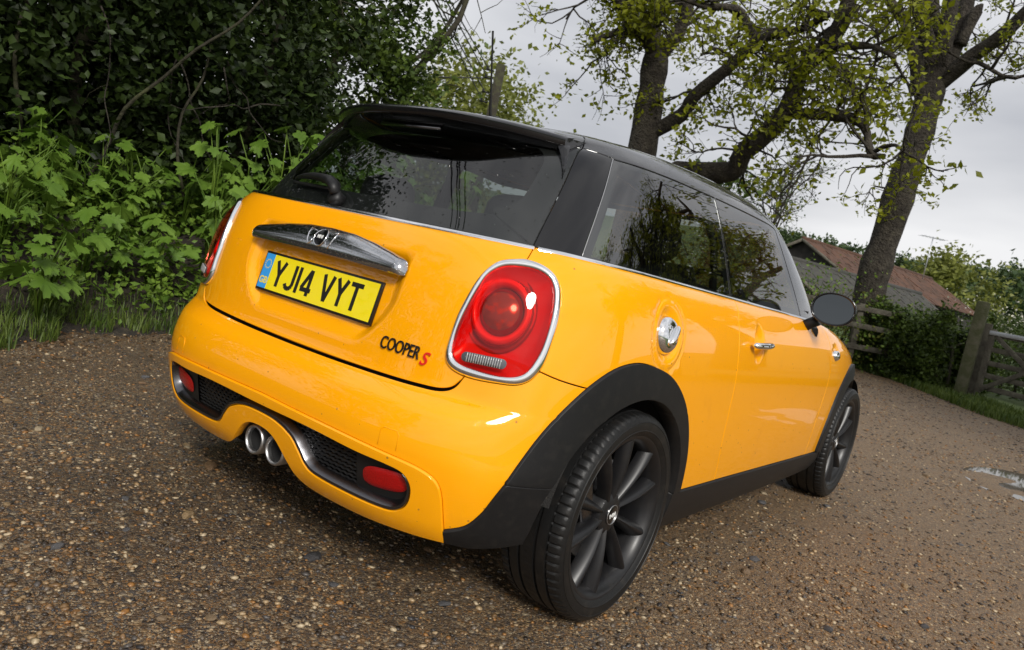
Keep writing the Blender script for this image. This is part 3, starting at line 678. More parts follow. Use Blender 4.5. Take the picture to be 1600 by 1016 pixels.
# exhausts
for y in (.050, -.050):
    prof = [(.030,.30),(.036,.30),(.0395,.09),(.043,.03),(.0437,.007),(.0425,.001),(.0395,-.001),(.0360,.001),(.0345,.008),(.034,.16)]
    V, F = revolve(prof, 40); e = mesh('exhaust_pipe', [(v[1], v[0], v[2]) for v in V], F, M['steel'], CAR); e.location = (-.606, y-.010, .303)
    bm = bmesh.new(); bm.from_mesh(e.data); bmesh.ops.recalc_face_normals(bm, faces=bm.faces); bm.to_mesh(e.data); bm.free()
    V, F = revolve([(.0005,.07),(.0338,.07),(.0343,.016)], 32); mesh('pipe_throat', [(v[1], v[0]*.995, v[2]*.995) for v in V], F, M['soot'], e)
# tow-eye covers: fine outlined rectangles
for sg in (-1, 1):
    uvs = [uvr(-sg*yy, zz) for yy, zz in ((.465,.455),(.465,.493),(.472,.502),(.512,.502),(.519,.493),(.519,.455))]
    pts = [body.P(u[:1], u[1:])[0]+body.N(u[:1], u[1:])[0]*.0008 for u in uvs]
    MB().tube(pts, .0011, 5).build('tow_eye_seam', M['paint'], CAR)

# ---- belt-line trim
def ringtrim(u0, u1, name, n=120):
    u = np.linspace(u0, u1, n); P = body.P(u, np.full(n, 14.75)); Nn = body.N(u, np.full(n, 14.2)); T = np.gradient(P, axis=0); T /= np.linalg.norm(T, axis=1, keepdims=True)
    U_ = np.cross(T, Nn); U_ *= np.sign(U_[:, 2:3])
    return sweep(P, Nn, U_, [(-.012,-.008),(.003,-.007),(.006,-.002),(.005,.004),(.001,.009),(-.012,.010)], name, M['chrome'], CAR)
ringtrim(-.1425, .1425, 'belt_trim', 90); ringtrim(-.1448, -.615, 'belt_trim', 160); ringtrim(.1448, .615, 'belt_trim', 160)
# ---- greenhouse: windows, pillars, roof
SG = Sheet(glass); VT = 4.22
gu = lambda pts: inv(glass, pts, (0,2), .12, .95)
hs_ = np.array([[-.1762,-.3],[-.1757,.13],[-.1819,2.09],[-.188,3.9],[-.1935,5.0],[-.1985,6.0],[-.206,7.0],[-.212,7.8]])
q1 = np.array([[-.2140,-.3],[-.2144,.16],[-.2182,1.5],[-.2228,2.9],[-.2276,4.23]])
bl = np.array([[-.4652,-.3],[-.465,.14],[-.462,2],[-.4597,4.2]])
ain = np.array([[-.672,-.3],[-.6741,.24],[-.678,1.2],[-.6825,2.17],[-.695,3.3],[-.708,3.95]])
aout = np.array([[-.738,-.3],[-.742,1.5],[-.748,3.0],[-.755,4.6]])
rwin = np.concatenate([[[0,-.3]], crom(hs_[:5], 4, False), [[-.16,5.15],[-.1,5.25],[0,5.3]]])
hroof = np.concatenate([[[0,-.3]], crom(hs_, 4, False), [[-.19,8.05],[-.1,8.1],[0,8.12]]])
vtop = lambda a, b, n=14: np.stack([np.linspace(a, b, n), np.full(n, VT)], 1)
qwin = np.concatenate([q1[:1], crom(q1, 4, False), vtop(-.23, -.458), crom(bl[::-1]+[[.0018,0]], 4, False)])
dwin = np.concatenate([crom(bl-[[.0018,0]], 4, False), vtop(-.464, -.700)[:-1], [[-.7055,4.12]], crom(ain[::-1], 4, False)])
dpil = np.concatenate([crom(hs_[:5], 4, False), [[-.205,4.75],[-.2276,4.30]], crom(q1[::-1], 4, False)])
wsc = np.concatenate([crom(aout, 4, False), [[-.80,4.75],[-.9,4.85],[-1.0001,4.9],[-1.0001,-.3]]])
wsc2 = np.concatenate([wsc])
SG.cut([('rwin', [sym(rwin)]), ('qwin', [qwin, mir(qwin)]), ('dwin', [dwin, mir(dwin)]), ('dpil', [dpil, mir(dpil)]), ('wsc', [wsc, mir(wsc)]), ('hroof', [sym(hroof)])],
   (lambda a: np.unique(np.r_[-a, a]))(np.r_[np.arange(0, .95, .025), np.arange(.95, glass.L, .04), glass.L]), np.unique(np.r_[np.arange(0, SG.bb[-1]-.01, .025), SG.bb[-1]]))
SG.panel('rwin', 'rear_window', M['glass_rear'], CAR, fold=.003)
SG.panel('hroof', 'tailgate_top', M['gloss'], CAR, fold=.012)
for s_ in (right, left):
    SG.panel('qwin', 'quarter_window', M['glass_side'], CAR, fold=.003, sel=s_)
    SG.panel('dwin', 'door_window', M['glass_side'], CAR, fold=.003, sel=s_)
    SG.panel('dpil', 'rear_pillar', M['gloss_dry'], CAR, fold=.006, sel=s_)
ws = SG.panel('wsc', 'windscreen', M['glass_front'], CAR, fold=.003)
SG.panel(None, 'roof', M['gloss'], CAR, fold=.012, off=.001)
shell(glass, -.02, 'roof_lining', M['trim_in'], CAR, cond=lambda c: c[2] > 1.325, v0=4)
# window surrounds inside: thin dark border frames so the panes do not float
def border(pl, w, name):
    for f in ((lambda L: L), mir):
        L = SG.dens(f(pl), step=.02); L[:,1] = np.clip(L[:,1], 0, None); c = L.mean(0); I = c+(L-c)*(1-w/np.linalg.norm(L-c, axis=1, keepdims=True))
        uo, ui = SG.uv(L), SG.uv(I); P0 = glass.P(uo[:,0], uo[:,1])-glass.N(uo[:,0], uo[:,1])*.005; P1 = glass.P(ui[:,0], ui[:,1])-glass.N(ui[:,0], ui[:,1])*.005
        n = len(L); mesh(name, np.concatenate([P0, P1]), [(i, (i+1) % n, n+(i+1) % n, n+i) for i in range(n)], M['gap'], CAR)
border(qwin, .028, 'window_surround'); border(dwin, .028, 'window_surround')
# black ceramic edge of the rear window
hw = crom(hs_[:5], 4, False); RW = sym(rwin); L = SG.dens(RW, step=.015); L[:,1] = np.clip(L[:,1], 0, None)
I = L.copy(); ax, ay = np.abs(L[:,0]).max(), L[:,1].max()
nx_ = L[:,0]/ax; ny_ = (L[:,1]-ay/2)/(ay/2); mm = (np.abs(nx_)**5+np.abs(ny_)**5)**.2/np.maximum(np.abs(nx_), np.abs(ny_)); I[:,0] = L[:,0]/mm*.86; I[:,1] = np.clip(ay/2+(L[:,1]-ay/2)/mm*.74+.012, 0, None)
uo, ui = SG.uv(L), SG.uv(I); P0 = glass.P(uo[:,0], uo[:,1])-glass.N(uo[:,0], uo[:,1])*.004; P1 = glass.P(ui[:,0], ui[:,1])-glass.N(ui[:,0], ui[:,1])*.004; n = len(L)
mesh('window_surround', np.concatenate([P0, P1]), [(i, (i+1) % n, n+(i+1) % n, n+i) for i in range(n)], M['gap'], CAR)
# thin bright line in front of the rear pillar
q = crom(q1, 6, False)[5:]
for f in ((lambda L: L), mir):
    qq = f(q); P = glass.P(qq[:,0], qq[:,1])+glass.N(qq[:,0], qq[:,1])*.0005; MB().tube(P, .0016, 6).build('pillar_seam', M['steel'], CAR)
# ---- roof spoiler
ny = 61; sec = []
V = []; F = []
for i in range(ny):
    y = -.500+1.0*i/(ny-1); t = abs(y)/.500
    xe = -.315+.175*t**2.8; ze = 1.350-.022*t**2; hx = .0
    roofx = -.045+.03*t*t; rz = float(1.386-.044*t**2.4)
    pr = [(roofx, rz), (roofx-.09, rz-.004-.004*t), (xe+.05, ze+.012), (xe+.008, ze+.004), (xe, ze-.003), (xe+.001, ze-.016), (xe+.010, ze-.026), (xe+.045, ze-.040), (xe+.105, ze-.058), (xe+.14, ze-.062)]
    m = len(pr); V += [(x, y, z) for x, z in pr]
F = [(i*m+k, (i+1)*m+k, (i+1)*m+k+1, i*m+k+1) for i in range(ny-1) for k in range(m-1)]
F += [tuple(range(m)), tuple((ny-1)*m+k for k in range(m-1,-1,-1))]
sp = mesh('roof_spoiler', V, F, M['gloss'], CAR); bm = bmesh.new(); bm.from_mesh(sp.data); bmesh.ops.recalc_face_normals(bm, faces=bm.faces); bm.to_mesh(sp.data); bm.free(); autosmooth(sp, 40)
bl_ = MB(); bl_.box((-.262,0,1.3005), (.012,.26,.010)); bl_.build('brake_light', M['smoke_chrome'], CAR)
for sg in (-1, 1):   # side fins of the spoiler
    V = []; F = []; n = 9
    for i in range(n):
        t = i/(n-1); v = 4.35-1.75*t; u = .1795+.001*t; w = .016*(1-t)**1.3+.0008
        for du, h in ((0,.001),(0,.003+.008*(1-t)),(-w*.5,.006+.022*(1-t)**1.5),(-w,.004+.018*(1-t)**1.5),(-w,.001)):
            p = glass.P(np.array([sg*(u+du)]), np.array([v]))[0]; q = glass.N(np.array([sg*(u+du)]), np.array([v]))[0]; V.append(p+q*h)
    F = [(i*5+k, i*5+(k+1) % 5, (i+1)*5+(k+1) % 5, (i+1)*5+k) for i in range(n-1) for k in range(5)]+[(4,3,2,1,0)]
    o = mesh('spoiler_fin', V, F, M['gloss_dry'], CAR); bm = bmesh.new(); bm.from_mesh(o.data); bmesh.ops.recalc_face_normals(bm, faces=bm.faces); bm.to_mesh(o.data); bm.free(); autosmooth(o, 50)
# ---- aerial
an = MB().tube([(.16,0,1.394),(.13,0,1.410),(.095,0,1.416)], [.022,.017,.008], 12, flat=1.4).build('aerial_base', M['plastic'], CAR)
pts = [(.10+(-.075)*t, 0, 1.405+.285*t) for t in np.linspace(0, 1, 12)]
MB().tube(pts, [.0052,.0050,.0044,.0036,.0032,.0032,.0032,.0032,.0032,.0032,.0036,.0038], 8).build('aerial', M['plastic'], CAR)
# ---- tailgate handle bar (chrome) with winged badge
hp = [(0,.944),(-.10,.940),(-.19,.928),(-.27,.913),(-.318,.900),(-.340,.884),(-.343,.868),(-.330,.861),(-.25,.863),(-.12,.866),(0,.867)]
hh = crom(yz(body, hp), 5, False); HL = np.concatenate([hh, mir(hh)[::-1][1:-1]]); HA = SB.ab(HL)
rowsN = 7; nH = len(hh); tp = hh[:36]; 
# loft between upper and lower edges, column by column
Yc = np.linspace(-.343, .343, 81); V = []; cols = 9
for y in Yc:
    a = abs(y); zt = float(np.interp(a, [0,.10,.19,.27,.318,.334,.343], [.944,.941,.931,.918,.908,.902,.884])); zb = float(np.interp(a, [0,.12,.25,.33,.343], [.867,.866,.863,.861,.866]))
    for j in range(cols):
        s_ = j/(cols-1); z = zt+(zb-zt)*s_; prof = math.sin(math.pi*min(max(s_*.80+.02, 0), 1))**.55; edge = min(1, ((.3435-a)/.022))**.5 if a < .3435 else 0
        uv = uvr(-y if False else y, z); p = body.P(uv[:1], uv[1:])[0]; n_ = body.N(uv[:1], uv[1:])[0]; V.append(p+n_*(.002+.030*prof*max(edge,0)))
F = [(i*cols+j, i*cols+j+1, (i+1)*cols+j+1, (i+1)*cols+j) for i in range(80) for j in range(cols-1)]
# underside lip
k0 = len(V)
for y in Yc:
    a = abs(y); zb = float(np.interp(a, [0,.12,.25,.33,.343], [.867,.866,.863,.861,.866])); uv = uvr(y, zb+.004); p = body.P(uv[:1], uv[1:])[0]; n_ = body.N(uv[:1], uv[1:])[0]; V.append(p-n_*.025)
F += [(i*cols+cols-1, k0+i, k0+i+1, (i+1)*cols+cols-1) for i in range(80)]
HB = mesh('tailgate_handle', V, F, M['wetchrome'], CAR); bm = bmesh.new(); bm.from_mesh(HB.data); bmesh.ops.recalc_face_normals(bm, faces=bm.faces)
if sum(f.normal.x*f.calc_area() for f in bm.faces) > 0: bmesh.ops.reverse_faces(bm, faces=bm.faces)
bm.to_mesh(HB.data); bm.free(); autosmooth(HB, 60)
def onh(y, z, e=0):
    a = abs(y); s_ = (.944-z)/(.944-.867); prof = math.sin(math.pi*min(max(s_*.80+.02, 0), 1))**.55; uv = uvr(y, z); return body.P(uv[:1], uv[1:])[0]+body.N(uv[:1], uv[1:])[0]*(.002+.030*prof+e)
bc = .906
MB().tube([onh(.025*math.cos(t), bc+.025*math.sin(t), .001) for t in np.linspace(0, 2*math.pi, 40, endpoint=False)], .0016, 6, closed=True).build('badge_ring', M['chrome'], HB)
dk = [onh(0, bc, .0012)]+[onh(.0225*math.cos(t), bc+.0225*math.sin(t), .0012) for t in np.linspace(0, 2*math.pi, 32, endpoint=False)]
mesh('badge_disc', dk, [(0, 1+(i+1) % 32, 1+i) for i in range(32)], M['gloss_dry'], HB)
for sg in (-1, 1):
    wg = [(.030,-.010),(.034,-.020),(.046,-.026),(.052,-.012),(.058,.006),(.060,.022)]
    MB().tube([onh(sg*a, bc+b, .001) for a, b in wg], .0013, 6).build('badge_wing', M['chrome'], HB)
    MB().tube([onh(sg*a, bc+b, .001) for a, b in [(.030,.016),(.045,.018),(.060,.022)]], .0011, 6).build('badge_wing', M['chrome'], HB)
def plane_at(p, n, rot=0):
    n = Vector(n).normalized(); x = Vector((0,0,1)).cross(n).normalized(); y = n.cross(x); p = Vector(p)
    return Matrix(((x.x,y.x,n.x,p.x),(x.y,y.y,n.y,p.y),(x.z,y.z,n.z,p.z),(0,0,0,1))) @ Matrix.Rotation(rot, 4, 'Z')
textmesh('MINI', 'badge_letters', M['white'], HB, .0150, plane_at(onh(0, bc, .0016), body.N(np.array([0.0]), np.array([12.3]))[0]), .0006, xs=.82, font_bold=.0003)
# ---- number plate
tilt = .2021; pc = Vector((-.5135, 0, .7745)); pn = Vector((-math.cos(tilt), 0, math.sin(tilt)))
PM = plane_at(pc, pn)
def pbox(x0, x1, y0, y1, z0, z1): return [PM @ Vector(v) for v in ((x0,y0,z0),(x1,y0,z0),(x1,y1,z0),(x0,y1,z0),(x0,y0,z1),(x1,y0,z1),(x1,y1,z1),(x0,y1,z1))]
BF = [(0,3,2,1),(4,5,6,7),(0,1,5,4),(1,2,6,5),(2,3,7,6),(3,0,4,7)]
NP = bevel(MB().add(pbox(-.2665,.2665,-.062,.062,-.006,.004), BF).build('number_plate', M['plate_black'], CAR), .002)
MB().add(pbox(-.2585,.2585,-.0545,.0545,.004,.0058), BF).build('plate_face', M['plate_yellow'], NP, False)
MB().add(pbox(-.2585,-.2165,-.0545,.0545,.0058,.0064), BF).build('plate_band', M['plate_blue'], NP, False)
def strokes(segs, ox, w=.0133, H=.079, W_=.05):
    mb = MB()
    for k, (x0, y0, x1, y1) in enumerate(segs):
        a = Vector((ox+x0*W_, (y0-.5)*H, .0058)); b = Vector((ox+x1*W_, (y1-.5)*H, .0058)); d = (b-a).normalized(); n_ = Vector((-d.y, d.x, 0))*w/2; up = Vector((0,0,.0008+.00005*k))
        mb.add([PM @ v for v in (a-n_, b-n_, b+n_, a+n_, a-n_+up, b-n_+up, b+n_+up, a+n_+up)], BF)
    return mb
arcJ = [(.78,1,.78,.25)]+[(.44+.34*math.cos(t0), .27-.21*math.sin(t0)*1.0, .44+.34*math.cos(t1), .27-.21*math.sin(t1)*1.0) for t0, t1 in zip(np.linspace(-.05, math.pi*.93, 8)[:-1], np.linspace(-.05, math.pi*.93, 8)[1:])]
GL = {'Y': [(.08,1,.5,.46),(.92,1,.5,.46),(.5,.5,.5,0)], 'J': arcJ, '1': [(.5,0,.5,1)], '4': [(.72,1,.10,.27),(.05,.27,.98,.27),(.72,1,.72,0)] , 'V': [(.08,1,.5,.02),(.92,1,.5,.02)], 'T': [(.0,.93,1,.93),(.5,.95,.5,0)]}
GL['4'] = [(.66,.97,.08,.25),(.02,.22,.98,.22),(.70,.99,.70,0)]
for ch, ox in (('Y',-.196),('J',-.137),('1',-.101),('4',-.058),('V',.031),('Y',.092),('T',.152)):
    strokes(GL[ch], ox).build('plate_letter', M['plate_black'], NP, False)
for k in range(12):
    a = k*math.pi/6; c = PM @ Vector((-.2375+.0135*math.cos(a), .022+.0135*math.sin(a), .0066))
    st = [PM @ Vector((-.2375+.0135*math.cos(a)+r*math.sin(q), .022+.0135*math.sin(a)+r*math.cos(q), .0067)) for q, r in ((i*math.pi/5, .0034 if i % 2 == 0 else .0014) for i in range(10))]
    mesh('plate_star', [c]+st, [(0, 1+(i+1) % 10, 1+i) for i in range(10)], M['plate_star'], NP, False)
textmesh('GB', 'country_letters', M['plate_star'], NP, .030, PM @ Matrix.Translation((-.2375, -.030, .0066)), .0003, font_bold=.0008)
# ---- name badge
bu = yz(body, [(-.402,.690)])[0]; FM = frame_at(body, bu, .0005)
textmesh('COOPER', 'name_badge', M['dark_letter'], CAR, .048, FM @ Matrix.Rotation(R(-.5), 4, 'Z') @ Matrix.Translation((-.004,-.004,.002)), .002, xs=.70, shear=.12, font_bold=.0001)
bu2 = yz(body, [(-.478,.678)])[0]; FM = frame_at(body, bu2, .0005)
textmesh('S', 'name_badge', M['red_letter'], CAR, .050, FM @ Matrix.Translation((0,-.002,.002)), .002, xs=.95, shear=.35, font_bold=.0004)
# ---- rear wiper
def ong(y, z, h):
    uv = inv(glass, [(-abs(y), z)], (1,2), 0, .2)[0]*np.array([1 if y <= 0 else -1, 1]); return glass.P(uv[:1], uv[1:])[0]+glass.N(uv[:1], uv[1:])[0]*h
wp = MB().tube([ong(.085,1.026,.0), ong(.085,1.026,.030)], [.026,.022], 20).build('wiper', M['plastic'], CAR)
arm = [ong(y, z, h) for y, z, h in ((.078,1.030,.030),(.095,1.050,.040),(.125,1.061,.042),(.17,1.068,.038),(.23,1.073,.032),(.29,1.072,.026),(.345,1.068,.020))]
MB().tube(arm, [.016,.021,.021,.018,.0155,.012,.006], 10, flat=.75).build('wiper_arm', M['plastic'], wp)
MB().tube([ong(y, 1.056, .010) for y in np.linspace(.15, .36, 9)], .006, 6).build('wiper_blade', M['rubber'], wp)
# ---- fuel cap
for sg in (-1,):
    fm = frame_at(body, FUEL, -.020); prof = [(.0005,.033),(.024,.0325),(.040,.029),(.050,.021),(.056,.010),(.0575,0)]
    V, F = revolve(prof, 48); V = [fm @ Vector((v[0], v[2], v[1])) for v in V]; fc = mesh('fuel_cap', V, F, M['chrome'], CAR)
    bm = bmesh.new(); bm.from_mesh(fc.data); bmesh.ops.recalc_face_normals(bm, faces=bm.faces); bm.to_mesh(fc.data); bm.free()
    rd = MB(); pts = [fm @ Vector((-.026+.052*t, -.028+.056*t, .029+.007*math.sin(math.pi*t))) for t in np.linspace(0, 1, 12)]; rd.tube(pts, [.006,.010,.012,.0125,.0125,.0125,.0125,.0125,.0125,.012,.010,.006], 10, flat=.7); rd.build('cap_grip', M['chrome'], fc)
    for a, b in ((-.018,.020),(.020,-.018)):
        V, F = revolve([(.0004,.005),(.008,.004),(.0135,-.002)], 20); mesh('cap_boss', [fm @ (Vector((a,b,.028))+Vector((v[0],v[2],v[1]))) for v in V], F, M['chrome'], fc)
# ---- door handles, side scuttles, mirrors
for dI, sg in ((0,-1),(1,1)):
    dh = DHAN*np.array([1 if sg < 0 else -1, 1]); p0 = DC*np.array([1, -sg if False else (1 if sg < 0 else -1), 1])
    ay = abs(DC[1]); pts = [(DC[0]-.095+.19*t, sg*(ay+.004+.030*math.sin(math.pi*(t*.9+.05))**.6), DC[2]-.004+.006*t) for t in np.linspace(0, 1, 16)]
    rad = [.009+.008*math.sin(math.pi*(.1+.85*t))**.6 for t in np.linspace(0, 1, 16)]; rad[0] = .004; rad[-1] = .004
    MB().tube(pts, rad, 14, flat=.75).build('door_handle', M['chrome'], DOORS[dI])
    fm = frame_at(body, SCUT*np.array([1 if sg < 0 else -1, 1]), .0); V, F = revolve([(.0004,.017),(.016,.015),(.024,.008),(.026,-.006)], 28)
    mesh('side_indicator', [fm @ Vector((v[0]*1.6, v[2]*1.0, v[1])) for v in V], F, M['chrome'], CAR)
    # mirror
    mc = Vector((1.49, sg*.902, 1.012)); rot = Matrix.Rotation(sg*R(-6 if sg > 0 else -6), 3, 'Z')
    prof = [(math.cos(a), math.sin(a)) for a in np.linspace(R(-8), R(90), 14)]
    V = []; F = []; nn_ = 48
    for (r, h) in prof:
        for k in range(nn_):
            t = 2*math.pi*k/nn_; c, s2 = math.cos(t), math.sin(t); sx = .092*r*(abs(c)**.92)*(1 if c > 0 else -1); sz = .071*r*(abs(s2)**.92)*(1 if s2 > 0 else -1)
            V.append(mc+rot @ Vector((h*.105, sx*sg, sz-.012*sx*0)))
    m = len(prof); F = [(i*nn_+k, i*nn_+(k+1) % nn_, (i+1)*nn_+(k+1) % nn_, (i+1)*nn_+k) for i in range(m-1) for k in range(nn_)]
    inner = []
    for r, h in ((.90,-.012),(.885,-.004)):
        for k in range(nn_):
            t = 2*math.pi*k/nn_; c, s2 = math.cos(t), math.sin(t); V.append(mc+rot @ Vector((h, .092*r*(abs(c)**.92)*(1 if c > 0 else -1)*sg, .071*r*(abs(s2)**.92)*(1 if s2 > 0 else -1))))
    b0 = m*nn_; F += [(k, (k+1) % nn_, b0+(k+1) % nn_, b0+k) for k in range(nn_)]+[(b0+k, b0+(k+1) % nn_, b0+nn_+(k+1) % nn_, b0+nn_+k) for k in range(nn_)]
    mr = mesh('door_mirror', V, F, M['gloss_dry'], CAR); bm = bmesh.new(); bm.from_mesh(mr.data); bmesh.ops.recalc_face_normals(bm, faces=bm.faces); bm.to_mesh(mr.data); bm.free()
    G_ = [mc+rot @ Vector((-.003,0,0))]+[mc+rot @ Vector((-.004, .885*.092*(abs(math.cos(t))**.92)*(1 if math.cos(t) > 0 else -1)*sg, .885*.071*(abs(math.sin(t))**.92)*(1 if math.sin(t) > 0 else -1))) for t in np.linspace(0, 2*math.pi, 48, endpoint=False)]
    mesh('mirror_glass', G_, [(0, 1+(i+1) % 48, 1+i) for i in range(48)], M['mirror'], mr)
    MB().tube([mc+Vector((.03,sg*-.06,-.060)), mc+Vector((.03,sg*-.10,-.088)), mc+Vector((.05,sg*-.135,-.120)), Vector((1.64, sg*.795, .885))], [.030,.030,.034,.040], 14, flat=.8).build('mirror_stalk', M['plastic'], mr)
# ---- wheels
def tyre():
    n = 360; hwid = .1025; prof = []
    # profile across: inner bead -> sidewall -> tread -> outer sidewall -> bead   (r, y)
    side = [(.236,.086),(.243,.094),(.250,.099),(.2575,.1028),(.2585,.1046),(.2605,.1046),(.2615,.1036),(.2755,.1047),(.2825,.1040),(.2832,.1052),(.2850,.1050),(.2858,.1030),(.297,.098),(.3020,.0925)]
    tread = [(.3045,.087),(.3062,.078),(.3068,.0655),(.3010,.0650),(.3010,.0580),(.3075,.0575),(.3082,.030),(.3020,.0295),(.3020,.0205),(.3084,.020),(.3086,0)]
    right_ = side+tread; full = right_[:-1]+[(.3086,0)]+[(r, -y) for r, y in right_[:-1]][::-1]
    V = []; F = []; m = len(full)
    for k in range(n):
        a = 2*math.pi*k/n; c, s = math.cos(a), math.sin(a); ph = k % 5
        for i, (r, y) in enumerate(full):
            rr = r
            if ph == 0 and .060 < abs(y) < .0935 and r > .29: rr -= .0045
            if (k+2) % 10 == 0 and .031 < abs(y) < .056: rr -= .003
            if ph in (0,) and abs(y) < .019: rr -= .0015
            V.append((rr*c, y, rr*s))
    for k in range(n):
        l = (k+1) % n
        for i in range(m-1): F.append((k*m+i, k*m+i+1, l*m+i+1, l*m+i))
    o = mesh('tyre', V, F, M['rubber'])
    bm = bmesh.new(); bm.from_mesh(o.data); bmesh.ops.recalc_face_normals(bm, faces=bm.faces); bm.to_mesh(o.data); bm.free(); return autosmooth(o, 28)
def rim():
    # y negative = outside face
    V, F = revolve([(.208,.09),(.220,.085),(.218,.03),(.210,.0),(.212,-.050),(.219,-.074),(.229,-.0865),(.2365,-.0925),(.2425,-.0935),(.2440,-.088),(.238,-.075),(.238,.09),(.208,.09)], 96)
    o = mesh('rim', V, F, M['alloy']); bm = bmesh.new(); bm.from_mesh(o.data); bmesh.ops.recalc_face_normals(bm, faces=bm.faces); bm.to_mesh(o.data); bm.free(); return autosmooth(o, 40)
def spoke():
    # one spoke along +z (radius), crowned section, one flank deeper than the other
    rs = np.linspace(.040, .2320, 13); V = []; F = []; sec = 9
    for r in rs:
        t = (r-.040)/(.2320-.040); hw = .0125+.0110*t**1.2; y0 = -.066-.008*math.sin(math.pi*min(t*.9, 1))-.017*t; tw = .010*math.sin(t*1.6)
        for j in range(sec):
            q = -1+2*j/(sec-1); dep = .026*abs(q)**2.4+(.008*q if q > 0 else 0); V.append((q*hw+tw*.6, y0+dep, r))
        V.append((hw+tw*.6, y0+.040, r)); V.append((-hw+tw*.6, y0+.040, r))
    m = sec+2
    F = [(i*m+k, i*m+(k+1) % m, (i+1)*m+(k+1) % m, (i+1)*m+k) for i in range(len(rs)-1) for k in range(m)]+[tuple(range(m)), tuple((len(rs)-1)*m+k for k in range(m-1,-1,-1))]
    o = mesh('spoke', V, F, M['alloy']); bm = bmesh.new(); bm.from_mesh(o.data); bmesh.ops.recalc_face_normals(bm, faces=bm.faces); bm.to_mesh(o.data); bm.free(); return autosmooth(o, 45)
T0, R0, S0 = tyre(), rim(), spoke()
V, F = revolve([(.0005,-.068),(.040,-.069),(.058,-.062),(.066,-.045),(.068,.02)], 48); H0 = autosmooth(mesh('hub', V, F, M['alloy']), 40)
V, F = revolve([(.0005,-.0725),(.026,-.0725),(.0285,-.071),(.030,-.067)], 40); C0 = mesh('hub_cap', V, F, M['gloss_dry'])
CR = MB().tube([(.0285*math.cos(t), -.0722, .0285*math.sin(t)) for t in np.linspace(0, 2*math.pi, 40, endpoint=False)], .0016, 6, closed=True).build('cap_ring', M['steel'])
V, F = revolve([(.0004,-.062),(.0065,-.062),(.0085,-.058),(.0088,-.035)], 6); B0 = mesh('wheel_bolt', V, F, M['steel'])
V, F = revolve([(.0128,-.0655),(.0118,-.045)], 20); 
V, F = revolve([(.07,-.020),(.148,-.020),(.150,-.012),(.148,-.004),(.07,-.004)], 64); D0 = autosmooth(mesh('brake_disc', V, F, M['disc']), 40)
K0 = bevel(MB().box((.0,-.02,.0), (.06,.062,.15)).build('brake_caliper', M['smoke_chrome']), .012, 3)
TXM = textmesh('MINI', 'cap_letters', M['white'], None, .0175, Matrix(((1,0,0,0),(0,0,-1,-.0732),(0,1,0,0),(0,0,0,1))), .0005, xs=.95, font_bold=.0003)
protos = [T0, R0, S0, H0, C0, CR, B0, D0, K0, TXM]
first = True
for wx, sg, ph in ((0,-1,88),(2.495,-1,100),(0,1,50),(2.495,1,20)):
    w = thing('wheel', None, None, (wx, sg*.757, .3075), 0 if sg < 0 else math.pi, parent=CAR)
    steer = 0
    dupmesh(T0, w); dupmesh(R0, w); dupmesh(D0, w); K = dupmesh(K0, w, (-.115*(1 if sg < 0 else -1), 0, .045), (0, R(-20), 0))
    hb_ = dupmesh(H0, w, rot=(0, R(0), 0)); cp = dupmesh(C0, w); dupmesh(CR, w)
    dupmesh(TXM, w, rot=(0, R(170 if wx == 0 else 60), 0))
    for k in range(10): dupmesh(S0, w, rot=(0, R(90-ph+36*k+(2 if k % 2 else -2)), 0))
    for k in range(5):
        a = R(90-ph+18+72*k); dupmesh(B0, w, (.052*math.sin(a), 0, .052*math.cos(a)))
    # arch liner
    V = []; F = []; na = 40
    for i in range(na+1):
        a = R(10+158*i/na) if sg < 0 else R(12+158*i/na)
        for r, y in ((.358,-.070),(.366,-.050),(.366,.20),(.18,.20)): V.append((r*math.cos(a), y, r*math.sin(a)))
    F = [(i*4+k, i*4+k+1, (i+1)*4+k+1, (i+1)*4+k) for i in range(na) for k in range(3)]
    mesh('arch_liner', V, F, M['liner'], w)
for p in protos: 
    bpy.data.objects.remove(p)
# ---- cabin
cab = MB()
def seat(x, y, sc=1.0, hz=1.0):
    V = []; F = []; secs = []
    # backrest as a lofted pillow
    for t in np.linspace(0, 1, 9):
        z = .46+.60*t; xx = x-.06-.20*t; w = .235-.05*t**3+.01*math.sin(3*t); d = .06-.02*t
        secs.append([(xx+d*math.cos(a)*abs(math.cos(a))**-.4 if abs(math.cos(a)) > .05 else xx, y+w*math.sin(a)*(abs(math.sin(a))**-.4 if abs(math.sin(a)) > .05 else 0), z) for a in np.linspace(0, 2*math.pi, 20, endpoint=False)])
    n = 20; V = [p for s in secs for p in s]; F = [(i*n+k, i*n+(k+1) % n, (i+1)*n+(k+1) % n, (i+1)*n+k) for i in range(8) for k in range(n)]+[tuple((8*n)+k for k in range(n))]
    o = mesh('seat', V, F, M['seat'], CAR)
    hd = []
    for a in np.linspace(-math.pi/2, math.pi/2, 9):
        for b in np.linspace(0, 2*math.pi, 18, endpoint=False):
            f = lambda q: abs(q)**.7*(1 if q > 0 else -1); hd.append((x-.29+.05*f(math.cos(a))*f(math.cos(b)), y+.125*f(math.cos(a))*f(math.sin(b)), 1.135+.085*f(math.sin(a))))
    mesh('headrest', hd, [(i*18+k, i*18+(k+1) % 18, (i+1)*18+(k+1) % 18, (i+1)*18+k) for i in range(8) for k in range(18)], M['seat'], o)
    for s in (-.05,.05): MB().tube([(x-.28, y+s, 1.02),(x-.29, y+s, 1.12)], .006, 6).build('headrest_post', M['steel'], o)
    return o
for y in (-.36,.36): seat(1.05, y); 
for y in (-.30,.30):
    o = seat(.26, y); o.location.z = -.06
db = bevel(MB().box((1.72,0,.86), (.34,1.35,.20)).build('dashboard', M['trim_in'], CAR), .05, 3)
